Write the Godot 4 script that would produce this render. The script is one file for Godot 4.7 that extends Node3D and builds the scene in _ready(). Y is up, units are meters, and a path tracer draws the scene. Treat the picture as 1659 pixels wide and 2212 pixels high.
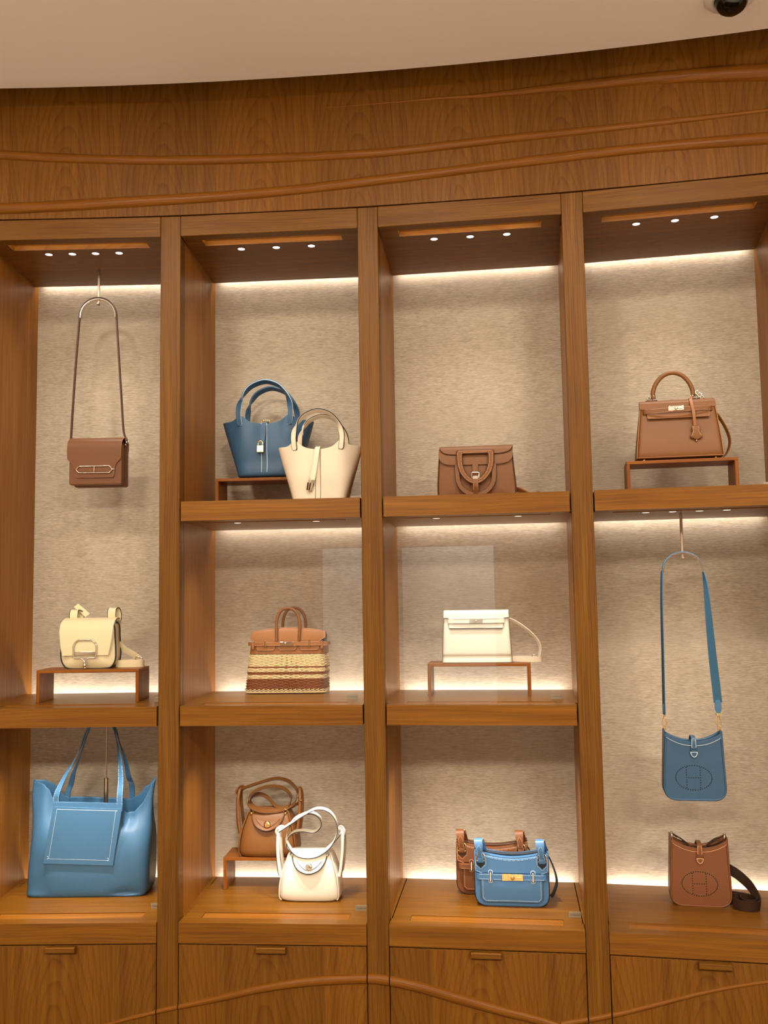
extends Node3D
# A curved wall of cherry-wood display bays with handbags. Each bay has its own frame: x along the bay, y up from the floor, z towards the room, origin between its two posts.
# Bag shapes are written in centimetres; V() and the mesh builder turn them into metres.

const ARC_CENTRE := Vector2(-1.0204, 6.8531)
const ARC_RADIUS := 9.4132
const ARC_STEP := 0.0594911
const ARC_MIDDLE := 0.105067
const HALF_POST := 0.0284
const OPEN := 0.2508
const SILL := 0.694
const MID := 1.2585
const UPPER := 1.815
const SOFFIT := 2.570
const BACK := -0.429

var bays: Array[Transform3D] = []
var posts: Array[Transform3D] = []
var M := {}
var used := {}


# ------------------------------------------------------------------ mesh builder
class MB:
	var st := SurfaceTool.new()
	var k := 0.01

	func _init(scale := 0.01):
		k = scale
		st.begin(Mesh.PRIMITIVE_TRIANGLES)
		st.set_smooth_group(1)

	func smooth(g: int) -> void:
		st.set_smooth_group(g)

	func tri(a: Vector3, b: Vector3, c: Vector3, ua := Vector2.ZERO, ub := Vector2.ZERO, uc := Vector2.ZERO) -> void:
		st.set_uv(ua)
		st.add_vertex(a * k)
		st.set_uv(uc)
		st.add_vertex(c * k)
		st.set_uv(ub)
		st.add_vertex(b * k)

	func quad(a: Vector3, b: Vector3, c: Vector3, d: Vector3, ua := Vector2.ZERO, ub := Vector2.ZERO, uc := Vector2.ZERO, ud := Vector2.ZERO) -> void:
		tri(a, b, c, ua, ub, uc)
		tri(a, c, d, ua, uc, ud)

	func loft(rings: Array, closed := true, cap_start := true, cap_end := true, group := 1) -> void:
		smooth(group)
		var along := 0.0
		var n: int = rings[0].size()
		for i in range(rings.size() - 1):
			var a: PackedVector3Array = rings[i]
			var b: PackedVector3Array = rings[i + 1]
			var step := a[0].distance_to(b[0]) * k
			var around := 0.0
			for j in (n if closed else n - 1):
				var j2 := (j + 1) % n
				var w := a[j].distance_to(a[j2]) * k
				quad(a[j], a[j2], b[j2], b[j], Vector2(around, along), Vector2(around + w, along), Vector2(around + w, along + step), Vector2(around, along + step))
				around += w
			along += step
		smooth(-1)
		if cap_start:
			fan(rings[0], true)
		if cap_end:
			fan(rings[-1], false)
		smooth(1)

	func fan(ring: PackedVector3Array, flip: bool) -> void:
		var mid := Vector3.ZERO
		for p in ring:
			mid += p
		mid /= ring.size()
		for j in ring.size():
			var a := ring[j]
			var b := ring[(j + 1) % ring.size()]
			if flip:
				tri(mid, b, a)
			else:
				tri(mid, a, b)

	func tube(pts: PackedVector3Array, radius, sides := 8, closed := false, flat := 1.0) -> void:
		# radius: a number or one per point; flat squeezes the second axis
		var n := pts.size()
		var rings := []
		var t0 := ((pts[1] - pts[n - 1]) if closed else (pts[1] - pts[0])).normalized()
		var nrm := t0.cross(Vector3(0, 0, 1))
		if nrm.length() < 0.2:
			nrm = t0.cross(Vector3(1, 0, 0))
		nrm = nrm.normalized()
		for i in n:
			var t: Vector3
			if closed:
				t = pts[(i + 1) % n] - pts[(i - 1 + n) % n]
			else:
				t = pts[mini(i + 1, n - 1)] - pts[maxi(i - 1, 0)]
			t = t.normalized()
			nrm = (nrm - t * nrm.dot(t)).normalized()
			var bi := t.cross(nrm)
			var r: float = radius[i] if radius is Array or radius is PackedFloat32Array else radius
			var ring := PackedVector3Array()
			for j in sides:
				var a := TAU * j / sides
				ring.append(pts[i] + nrm * cos(a) * r + bi * sin(a) * r * flat)
			rings.append(ring)
		if closed:
			rings.append(rings[0])
		loft(rings, true, not closed, not closed)

	func ribbon(pts: PackedVector3Array, wdir, width, thick: float) -> void:
		# a flat strap: wdir and width may be one value or one per point
		var n := pts.size()
		var rings := []
		for i in n:
			var t := (pts[mini(i + 1, n - 1)] - pts[maxi(i - 1, 0)]).normalized()
			var w: Vector3 = wdir[i] if wdir is Array or wdir is PackedVector3Array else wdir
			w = (w - t * w.dot(t)).normalized()
			var nn := t.cross(w)
			var hw: float = (width[i] if width is Array or width is PackedFloat32Array else width) * 0.5
			var ht := thick * 0.5
			rings.append(PackedVector3Array([pts[i] + w * hw + nn * ht, pts[i] - w * hw + nn * ht, pts[i] - w * hw - nn * ht, pts[i] + w * hw - nn * ht]))
		for j in 4:
			smooth(j + 2)
			var j2 := (j + 1) % 4
			for i in n - 1:
				quad(rings[i][j], rings[i][j2], rings[i + 1][j2], rings[i + 1][j])
		smooth(-1)
		quad(rings[0][3], rings[0][2], rings[0][1], rings[0][0])
		quad(rings[-1][0], rings[-1][1], rings[-1][2], rings[-1][3])
		smooth(1)

	func slab(outline: PackedVector2Array, z0: float, z1: float, bevel := 0.1, puff := 0.0, side_group := 3) -> void:
		# a plate of the given outline from z0 (back) to z1 (front), front edge bevelled, front swollen by puff
		var o := outline.duplicate()
		if Geometry2D.is_polygon_clockwise(o):
			o.reverse()
		var inner := MB.inset(o, bevel)
		var rings := [MB.lift(MB.inset(o, bevel * 0.6), z0), MB.lift(o, z0 + bevel * 0.6), MB.lift(o, z1 - bevel)]
		if bevel > 0.0:
			rings.append(MB.lift(MB.inset(o, bevel * 0.3), z1 - bevel * 0.3))
			rings.append(MB.lift(inner, z1))
		loft(rings, true, false, false, side_group)
		var idx := Geometry2D.triangulate_polygon(MB.inset(o, bevel * 0.6))
		smooth(-1)
		for i in range(0, idx.size(), 3):
			face(rings[0][idx[i]], rings[0][idx[i + 1]], rings[0][idx[i + 2]], -1.0)
		if puff == 0.0:
			idx = Geometry2D.triangulate_polygon(inner)
			var top: PackedVector3Array = rings[-1]
			for i in range(0, idx.size(), 3):
				face(top[idx[i]], top[idx[i + 1]], top[idx[i + 2]], 1.0)
		else:
			var mid := Vector2.ZERO
			for p in inner:
				mid += p
			mid /= inner.size()
			var domes := []
			for s in [1.0, 0.93, 0.82, 0.66, 0.46, 0.24, 0.02]:
				var ring := PackedVector3Array()
				for p in inner:
					var q: Vector2 = mid + (p - mid) * s
					ring.append(Vector3(q.x, q.y, z1 + puff * (1.0 - pow(s, 3.0))))
				domes.append(ring)
			loft(domes, true, false, false, side_group)
			fan(domes[-1], false)
		smooth(1)

	func face(a: Vector3, b: Vector3, c: Vector3, up: float) -> void:
		if (b - a).cross(c - a).z * up < 0.0:
			tri(a, c, b)
		else:
			tri(a, b, c)

	static func lift(o: PackedVector2Array, z: float) -> PackedVector3Array:
		var r := PackedVector3Array()
		for p in o:
			r.append(Vector3(p.x, p.y, z))
		return r

	static func inset(o: PackedVector2Array, d: float) -> PackedVector2Array:
		# moves every corner of a counter-clockwise outline inwards by d
		if d == 0.0:
			return o
		var r := PackedVector2Array()
		var n := o.size()
		for i in n:
			var e1 := (o[i] - o[(i - 1 + n) % n]).normalized()
			var e2 := (o[(i + 1) % n] - o[i]).normalized()
			var n1 := Vector2(-e1.y, e1.x)
			var n2 := Vector2(-e2.y, e2.x)
			var m := n1 + n2
			var l := m.length_squared()
			r.append(o[i] + (m * (2.0 * d / l) if l > 0.5 else n1 * d))
		return r

	func box(c: Vector3, size: Vector3, bev := 0.0, grain := 1, off := Vector2.ZERO) -> void:
		# chamfered box; uv in metres with v along the grain axis
		smooth(-1)
		var h := size * 0.5
		bev = minf(bev, minf(h.x, minf(h.y, h.z)) * 0.9)
		for ax in 3:
			for s in [-1.0, 1.0]:
				var u := (ax + 1) % 3
				var v := (ax + 2) % 3
				var p := []
				for q in [[-1, -1], [1, -1], [1, 1], [-1, 1]]:
					var w := Vector3.ZERO
					w[ax] = s * h[ax]
					w[u] = q[0] * (h[u] - bev)
					w[v] = q[1] * (h[v] - bev)
					p.append(c + w)
				if s < 0:
					p.reverse()
				var uvs := []
				for w in p:
					uvs.append(box_uv(w, ax, grain, off))
				quad(p[0], p[1], p[2], p[3], uvs[0], uvs[1], uvs[2], uvs[3])
		if bev <= 0.0:
			smooth(1)
			return
		for ax in 3:
			var u := (ax + 1) % 3
			var v := (ax + 2) % 3
			for su in [-1.0, 1.0]:
				for sv in [-1.0, 1.0]:
					var p := []
					for q in [[-1, 0], [1, 0], [1, 1], [-1, 1]]:
						var w := Vector3.ZERO
						w[ax] = q[0] * (h[ax] - bev)
						w[u] = su * (h[u] if q[1] == 0 else h[u] - bev)
						w[v] = sv * (h[v] - bev if q[1] == 0 else h[v])
						p.append(c + w)
					if (p[1] - p[0]).cross(p[2] - p[0]).dot(p[0] + p[2] - c * 2.0) < 0:
						p.reverse()
					var uvs := []
					for w in p:
						uvs.append(box_uv(w, u, grain, off))
					quad(p[0], p[1], p[2], p[3], uvs[0], uvs[1], uvs[2], uvs[3])
		for sx in [-1.0, 1.0]:
			for sy in [-1.0, 1.0]:
				for sz in [-1.0, 1.0]:
					var a := c + Vector3(sx * h.x, sy * (h.y - bev), sz * (h.z - bev))
					var b := c + Vector3(sx * (h.x - bev), sy * h.y, sz * (h.z - bev))
					var d := c + Vector3(sx * (h.x - bev), sy * (h.y - bev), sz * h.z)
					if sx * sy * sz > 0:
						tri(a, b, d, off, off, off)
					else:
						tri(a, d, b, off, off, off)
		smooth(1)

	func box_uv(w: Vector3, ax: int, grain: int, off: Vector2) -> Vector2:
		w *= k
		var others := [0, 1, 2]
		others.erase(ax)
		var along: int = grain if grain != ax else others[1]
		others.erase(along)
		return Vector2(w[others[0]], w[along]) + off

	func ball(c: Vector3, r: float, sx := 1.0, sy := 1.0, sz := 1.0, nseg := 12) -> void:
		var rings := []
		for i in range(0, 9):
			var a := -PI / 2 + PI * clampf(i, 0.15, 7.85) / 8
			var ring := PackedVector3Array()
			for j in nseg:
				var t := TAU * j / nseg
				ring.append(c + Vector3(cos(a) * cos(t) * r * sx, sin(a) * r * sy, -cos(a) * sin(t) * r * sz))
			rings.append(ring)
		loft(rings)

	func lathe(profile: Array, xf := Transform3D.IDENTITY, nseg := 20) -> void:
		# profile: [radius, height] pairs turned round the y axis of xf
		var rings := []
		for p in profile:
			var ring := PackedVector3Array()
			for j in nseg:
				var t := TAU * j / nseg
				ring.append(xf * Vector3(cos(t) * p[0], p[1], -sin(t) * p[0]))
			rings.append(ring)
		loft(rings)

	func dashes(pts: PackedVector3Array, nrm: Vector3, length := 0.32, gap := 0.13, w := 0.075, h := 0.04) -> void:
		# a row of thread stitches lying on a surface whose normal is nrm
		smooth(-1)
		var carry := gap
		for i in pts.size() - 1:
			var a := pts[i]
			var b := pts[i + 1]
			var l := a.distance_to(b)
			if l < 0.001:
				continue
			var t := (b - a) / l
			var s := nrm.cross(t).normalized() * w * 0.5
			var at := carry
			while at + length * 0.6 < l:
				var p := a + t * at
				var q := a + t * minf(at + length, l)
				var u := nrm * h
				quad(p - s + u, q - s + u, q + s + u, p + s + u)
				quad(p - s, q - s, q - s + u, p - s + u)
				quad(q + s, p + s, p + s + u, q + s + u)
				at += length + gap
			carry = maxf(0.0, at - l) if at > l else gap
		smooth(1)

	func commit() -> ArrayMesh:
		st.generate_normals()
		st.index()
		return st.commit()


# ------------------------------------------------------------------ small helpers
static func V(x: float, y: float, z: float) -> Vector3:
	return Vector3(x, y, z)


func P2(a: Array) -> PackedVector2Array:
	var r := PackedVector2Array()
	for i in range(0, a.size(), 2):
		r.append(Vector2(a[i], a[i + 1]))
	return r


func P3(a: Array, z: float) -> PackedVector3Array:
	var r := PackedVector3Array()
	for i in range(0, a.size(), 2):
		r.append(Vector3(a[i], a[i + 1], z))
	return r


func Q3(a: Array) -> PackedVector3Array:
	var r := PackedVector3Array()
	for i in range(0, a.size(), 3):
		r.append(Vector3(a[i], a[i + 1], a[i + 2]))
	return r


func curve3(p: PackedVector3Array, n := 6, closed := false) -> PackedVector3Array:
	var r := PackedVector3Array()
	var c := p.size()
	for i in (c if closed else c - 1):
		var a := p[(i - 1 + c) % c] if closed else p[maxi(i - 1, 0)]
		var b := p[i]
		var d := p[(i + 1) % c]
		var e := p[(i + 2) % c] if closed else p[mini(i + 2, c - 1)]
		for j in n:
			r.append(b.cubic_interpolate(d, a, e, float(j) / n))
	if not closed:
		r.append(p[c - 1])
	return r


func curve2(p: PackedVector2Array, n := 5, closed := true) -> PackedVector2Array:
	var q := PackedVector3Array()
	for v in p:
		q.append(Vector3(v.x, v.y, 0))
	var r := PackedVector2Array()
	for v in curve3(q, n, closed):
		r.append(Vector2(v.x, v.y))
	return r


func round_poly(p: PackedVector2Array, radius, n := 4) -> PackedVector2Array:
	# rounds the corners; radius is one number or one per corner
	var r := PackedVector2Array()
	var c := p.size()
	for i in c:
		var rad: float = radius[i] if radius is Array else radius
		var a := p[(i - 1 + c) % c]
		var b := p[i]
		var d := p[(i + 1) % c]
		var l := minf(rad, minf(a.distance_to(b), b.distance_to(d)) * 0.48)
		if l < 0.01:
			r.append(b)
			continue
		var s := b + (a - b).normalized() * l
		var e := b + (d - b).normalized() * l
		for j in n + 1:
			var t := float(j) / n
			r.append(s.lerp(b, t).lerp(b.lerp(e, t), t))
	return r


func rrect(x0: float, y0: float, x1: float, y1: float, r: float) -> PackedVector2Array:
	return round_poly(P2([x0, y0, x1, y0, x1, y1, x0, y1]), r)


func lift(o: PackedVector2Array, z: float, close := false) -> PackedVector3Array:
	var r := MB.lift(o, z)
	if close:
		r.append(r[0])
	return r


func oval_ring(xl: float, xr: float, y: float, zb: float, zf: float, e: float, n := 56) -> PackedVector3Array:
	# a superellipse ring, corners sharper with e, spaced evenly
	var dense := PackedVector3Array()
	var c := Vector3((xl + xr) * 0.5, y, (zb + zf) * 0.5)
	var h := Vector2((xr - xl) * 0.5, (zf - zb) * 0.5)
	for i in 160:
		var t := TAU * i / 160.0
		var cx := cos(t)
		var sz := sin(t)
		dense.append(c + Vector3(h.x * signf(cx) * pow(absf(cx), 2.0 / e), 0, -h.y * signf(sz) * pow(absf(sz), 2.0 / e)))
	var total := 0.0
	for i in 160:
		total += dense[i].distance_to(dense[(i + 1) % 160])
	var r := PackedVector3Array()
	var step := total / n
	var at := 0.0
	var next := 0.0
	for i in 160:
		var l := dense[i].distance_to(dense[(i + 1) % 160])
		while next <= at + l + 1e-6 and r.size() < n:
			r.append(dense[i].lerp(dense[(i + 1) % 160], clampf((next - at) / maxf(l, 1e-6), 0, 1)))
			next += step
		at += l
	while r.size() < n:
		r.append(dense[159])
	return r


func body_rings(rows: Array, sub := 4, n := 56) -> Array:
	# rows: [y, x left, x right, z back, z front, exponent], smoothed between
	var rings := []
	var c := rows.size()
	for i in c - 1:
		for j in sub:
			var t := float(j) / sub
			var v := []
			for q in 6:
				v.append(cubic_interpolate(rows[i][q], rows[i + 1][q], rows[maxi(i - 1, 0)][q], rows[mini(i + 2, c - 1)][q], t))
			rings.append(oval_ring(v[1], v[2], v[0], v[3], v[4], v[5], n))
	var w: Array = rows[-1]
	rings.append(oval_ring(w[1], w[2], w[0], w[3], w[4], w[5], n))
	return rings


func numbered(called: String) -> String:
	var n: int = used.get(called, 0)
	used[called] = n + 1
	return called if n == 0 else "%s_%03d" % [called, n]


func thing(called: String, label: String, category: String, at: Transform3D, group := "") -> Node3D:
	var o := Node3D.new()
	o.name = numbered(called)
	add_child(o)
	o.transform = at
	o.set_meta("label", label)
	o.set_meta("category", category)
	if group:
		o.set_meta("group", group)
	return o


func part(parent: Node3D, called: String, mb: MB, mat: Material, label := "", stuff := false) -> MeshInstance3D:
	return part_mesh(parent, called, mb.commit(), mat, label, stuff)


func part_mesh(parent: Node3D, called: String, mesh: Mesh, mat: Material, label := "", stuff := false) -> MeshInstance3D:
	var o := MeshInstance3D.new()
	o.name = called
	o.mesh = mesh
	o.material_override = mat
	parent.add_child(o, true)
	if label:
		o.set_meta("label", label)
	if stuff:
		o.set_meta("kind", "stuff")
	return o


func struct(called: String, mb: MB, mat: Material) -> MeshInstance3D:
	var o := part(self, called, mb, mat)
	o.set_meta("kind", "structure")
	return o


func on_arc(s: float, r := ARC_RADIUS) -> Vector3:
	# a point of the wall's arc, s metres along it
	var a := s / ARC_RADIUS
	return Vector3(ARC_CENTRE.x + r * sin(a), 0, ARC_CENTRE.y - r * cos(a))


func in_bay(b: int, x: float, y: float, z: float, turn := 0.0) -> Transform3D:
	return bays[b] * Transform3D(Basis(Vector3.UP, turn), Vector3(x, y, z))


# ------------------------------------------------------------------ start
func _ready() -> void:
	camera_and_light()
	make_bays()
	make_materials()
	room()
	cabinets()
	lamps()
	furniture()
	bags()


const WARM := Color(1.0, 0.965, 0.915)
const STRIP := Color(1.0, 0.955, 0.90)
const ROOM_LIGHT := Color(1.0, 0.94, 0.85)
const SPOT_ENERGY := 0.138
const STRIP_ENERGY := 0.038
const WASH_ENERGY := 1.3
const CEILING_ENERGY := 18.5


func camera_and_light() -> void:
	var cam := Camera3D.new()
	cam.name = "camera"
	cam.position = Vector3(0, 1.55, 0)
	cam.basis = Basis(Vector3.RIGHT, 0.0889805) * Basis(Vector3.BACK, -0.0159057)
	cam.fov = rad_to_deg(2.0 * atan(1106.0 / 2006.8746))
	cam.near = 0.05
	add_child(cam)
	cam.current = true
	var env := Environment.new()
	env.background_mode = Environment.BG_COLOR
	env.background_color = Color(0.02, 0.018, 0.015)
	env.tonemap_mode = Environment.TONE_MAPPER_LINEAR
	env.tonemap_exposure = 0.97
	env.sdfgi_enabled = true
	env.ssao_enabled = true
	env.ssil_enabled = true
	var we := WorldEnvironment.new()
	we.name = "environment"
	we.environment = env
	add_child(we)
	# wall washers in the shop ceiling, aimed at the display wall
	for s in [-0.75, 0.15, 1.05, 1.95, 2.85]:
		var p := on_arc(s, ARC_RADIUS - 1.35)
		var q := on_arc(s)
		spot(Vector3(p.x, 2.93, p.z), Vector3(q.x, 2.1, q.z), WASH_ENERGY, ROOM_LIGHT, 43.0, 1.0, 0.09)
	# large panels further back in the shop
	for x in [-1.2, 1.4]:
		var a := AreaLight3D.new()
		a.name = "ceiling_panel_light"
		a.area_size = Vector2(1.2, 0.6)
		a.light_energy = CEILING_ENERGY
		a.light_color = ROOM_LIGHT
		a.position = Vector3(x, 2.93, 1.7)
		a.rotation.x = -PI / 2
		lit(a)


func lit(l: Light3D) -> void:
	l.shadow_enabled = true
	for p in l.get_property_list():
		if p.name in ["omni_range", "spot_range", "area_range"]:
			l.set(p.name, 9.0)
		if p.name in ["omni_attenuation", "spot_attenuation", "area_attenuation"]:
			l.set(p.name, 2.0)
	add_child(l, true)


func spot(at: Vector3, towards: Vector3, energy: float, color: Color, angle: float, blend: float, size: float) -> void:
	var l := SpotLight3D.new()
	l.name = "spot_light"
	l.light_energy = energy
	l.light_color = color
	l.spot_angle = angle
	l.spot_angle_attenuation = blend
	l.light_size = size
	var z := (at - towards).normalized()
	var x := Vector3(0, 0, 1).cross(z) if absf(z.y) > 0.99 else Vector3.UP.cross(z)
	x = x.normalized()
	l.transform = Transform3D(Basis(x, z.cross(x), z), at)
	lit(l)


func make_bays() -> void:
	for i in range(-1, 6):
		var t := ARC_MIDDLE + (i - 2) * ARC_STEP
		var p := Vector3(ARC_CENTRE.x + ARC_RADIUS * sin(t), 0, ARC_CENTRE.y - ARC_RADIUS * cos(t))
		if i >= 0 and i <= 4:
			posts.append(Transform3D(Basis(Vector3.UP, -t), p))
	for b in 4:
		var d := posts[b + 1].origin - posts[b].origin
		bays.append(Transform3D(Basis(Vector3.UP, atan2(-d.z, d.x)), (posts[b].origin + posts[b + 1].origin) * 0.5))


# ------------------------------------------------------------------ materials
func leather(color: Color, rough := 0.46, grain := 0.012) -> StandardMaterial3D:
	var m := StandardMaterial3D.new()
	m.albedo_color = color
	m.roughness = rough
	m.metallic_specular = 0.45
	m.heightmap_enabled = true
	m.heightmap_texture = M.grain
	m.heightmap_scale = grain
	m.uv1_triplanar = true
	m.uv1_scale = Vector3(26, 26, 26)
	return m


func plain(color: Color, rough := 0.5, metal := 0.0) -> StandardMaterial3D:
	var m := StandardMaterial3D.new()
	m.albedo_color = color
	m.roughness = rough
	m.metallic = metal
	return m


func wood(tex: Texture2D, size: Vector2, tint := Color.WHITE, rough := 0.42) -> StandardMaterial3D:
	var m := StandardMaterial3D.new()
	m.albedo_texture = tex
	m.albedo_color = tint
	m.uv1_scale = Vector3(1.0 / size.x, 1.0 / size.y, 1)
	m.roughness = rough
	m.metallic_specular = 0.3
	return m


func noise(seed: int, freq: float, oct := 3, kind := FastNoiseLite.TYPE_SIMPLEX_SMOOTH) -> FastNoiseLite:
	var n := FastNoiseLite.new()
	n.seed = seed
	n.noise_type = kind
	n.frequency = freq
	n.fractal_octaves = oct
	n.fractal_type = FastNoiseLite.FRACTAL_FBM if oct > 1 else FastNoiseLite.FRACTAL_NONE
	return n


func image_from(w: int, h: int, bytes: PackedByteArray) -> Image:
	return Image.create_from_data(w, h, false, Image.FORMAT_RGB8, bytes)


func tiled(n: FastNoiseLite, x: float, y: float, w: float, h: float, sx: float, sy: float) -> float:
	# noise that repeats every w by h without a seam: cross-faded with itself near the far edges
	var a := n.get_noise_2d(x * sx, y * sy)
	var ty := clampf((y - h * 0.7) / (h * 0.3), 0.0, 1.0)
	if ty > 0.0:
		a = lerpf(a, n.get_noise_2d(x * sx, (y - h) * sy), ty)
	var tx := clampf((x - w * 0.85) / (w * 0.15), 0.0, 1.0)
	if tx > 0.0:
		var b := n.get_noise_2d((x - w) * sx, y * sy)
		if ty > 0.0:
			b = lerpf(b, n.get_noise_2d((x - w) * sx, (y - h) * sy), ty)
		a = lerpf(a, b, tx)
	return a


func veneer_texture() -> ImageTexture:
	# four flitch-matched leaves of plain-sawn cherry, grain running down the picture
	var w := 256
	var h := 1024
	var warp := noise(5, 0.006, 3)
	var streak := noise(9, 0.05, 3)
	var pore := noise(11, 0.5, 1)
	var light := Color(0.640, 0.410, 0.130)
	var dark := Color(0.400, 0.210, 0.045)
	var bytes := PackedByteArray()
	bytes.resize(w * h * 3)
	var at := 0
	for y in h:
		var v := y / float(h) * 1.4
		for x in w:
			var lx := x / float(w) - 0.46
			lx += 0.055 * warp.get_noise_2d(x * 0.8, y * 0.45)
			var ly := sin(PI * (v - 0.62) / 1.4) * 0.37
			var r := sqrt(lx * lx * 0.72 + ly * ly * 0.8)
			var f := fposmod(r * 27.0 + 0.25 * streak.get_noise_2d(x * 0.4, y * 0.05), 1.0)
			var line := f * f * f * f * (1.0 - smoothstep(0.90, 1.0, f))
			var s := streak.get_noise_2d(x * 1.0, y * 0.018) * 0.5 + pore.get_noise_2d(x * 0.9, y * 0.03) * 0.32
			var c := light.lerp(dark, clampf(0.26 + line * 0.36 + s * 0.50, 0, 1))
			bytes[at] = int(c.r * 255)
			bytes[at + 1] = int(c.g * 255)
			bytes[at + 2] = int(c.b * 255)
			at += 3
	var leaf := image_from(w, h, bytes)
	var all := Image.create(w * 4, h, false, Image.FORMAT_RGB8)
	for i in 4:
		var one := leaf.duplicate() as Image
		one.adjust_bcs(1.0 + [0.0, -0.05, 0.03, -0.02][i], 1.0, 1.0)
		all.blit_rect(one, Rect2i(0, 0, w, h), Vector2i(i * w, 0))
	return ImageTexture.create_from_image(all)


func straight_texture() -> ImageTexture:
	# quarter-sawn cherry: fine straight grain down the picture
	var w := 512
	var h := 512
	var broad := noise(21, 0.012, 2)
	var fine := noise(22, 0.11, 3)
	var bend := noise(23, 0.008, 2)
	var pore := noise(24, 0.31, 2)
	var light := Color(0.640, 0.412, 0.130)
	var dark := Color(0.430, 0.240, 0.055)
	var bytes := PackedByteArray()
	bytes.resize(w * h * 3)
	var at := 0
	for y in h:
		for x in w:
			var xx := x + 9.0 * tiled(bend, x, y, w, h, 0.3, 0.5)
			var s := 0.38 + 0.42 * tiled(fine, xx, y, w, h, 1.0, 0.03) + 0.22 * tiled(broad, xx, y, w, h, 1.0, 0.3) + 0.30 * tiled(pore, xx, y, w, h, 1.0, 0.05)
			var c := light.lerp(dark, clampf(s, 0, 1))
			bytes[at] = int(c.r * 255)
			bytes[at + 1] = int(c.g * 255)
			bytes[at + 2] = int(c.b * 255)
			at += 3
	return ImageTexture.create_from_image(image_from(w, h, bytes))


func cloth_texture() -> ImageTexture:
	# grasscloth: uneven horizontal fibres
	var w := 1024
	var h := 1024
	var fibre := noise(31, 0.30, 2)
	var slub := noise(32, 0.09, 2)
	var soft := noise(33, 0.010, 2)
	var light := Color(0.80, 0.755, 0.685)
	var dark := Color(0.58, 0.525, 0.45)
	var bytes := PackedByteArray()
	bytes.resize(w * h * 3)
	var at := 0
	for y in h:
		for x in w:
			var s := 0.36 + 0.42 * tiled(fibre, x, y, w, h, 0.075, 1.0) + 0.34 * tiled(slub, x, y, w, h, 0.07, 1.7) + 0.10 * tiled(soft, x, y, w, h, 1.0, 1.0)
			var c := light.lerp(dark, clampf(s, 0, 1))
			bytes[at] = int(c.r * 255)
			bytes[at + 1] = int(c.g * 255)
			bytes[at + 2] = int(c.b * 255)
			at += 3
	return ImageTexture.create_from_image(image_from(w, h, bytes))


func grain_texture() -> ImageTexture:
	var w := 256
	var n := noise(41, 0.075, 2, FastNoiseLite.TYPE_CELLULAR)
	n.cellular_return_type = FastNoiseLite.RETURN_DISTANCE2_SUB
	return ImageTexture.create_from_image(n.get_seamless_image(w, w))


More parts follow.
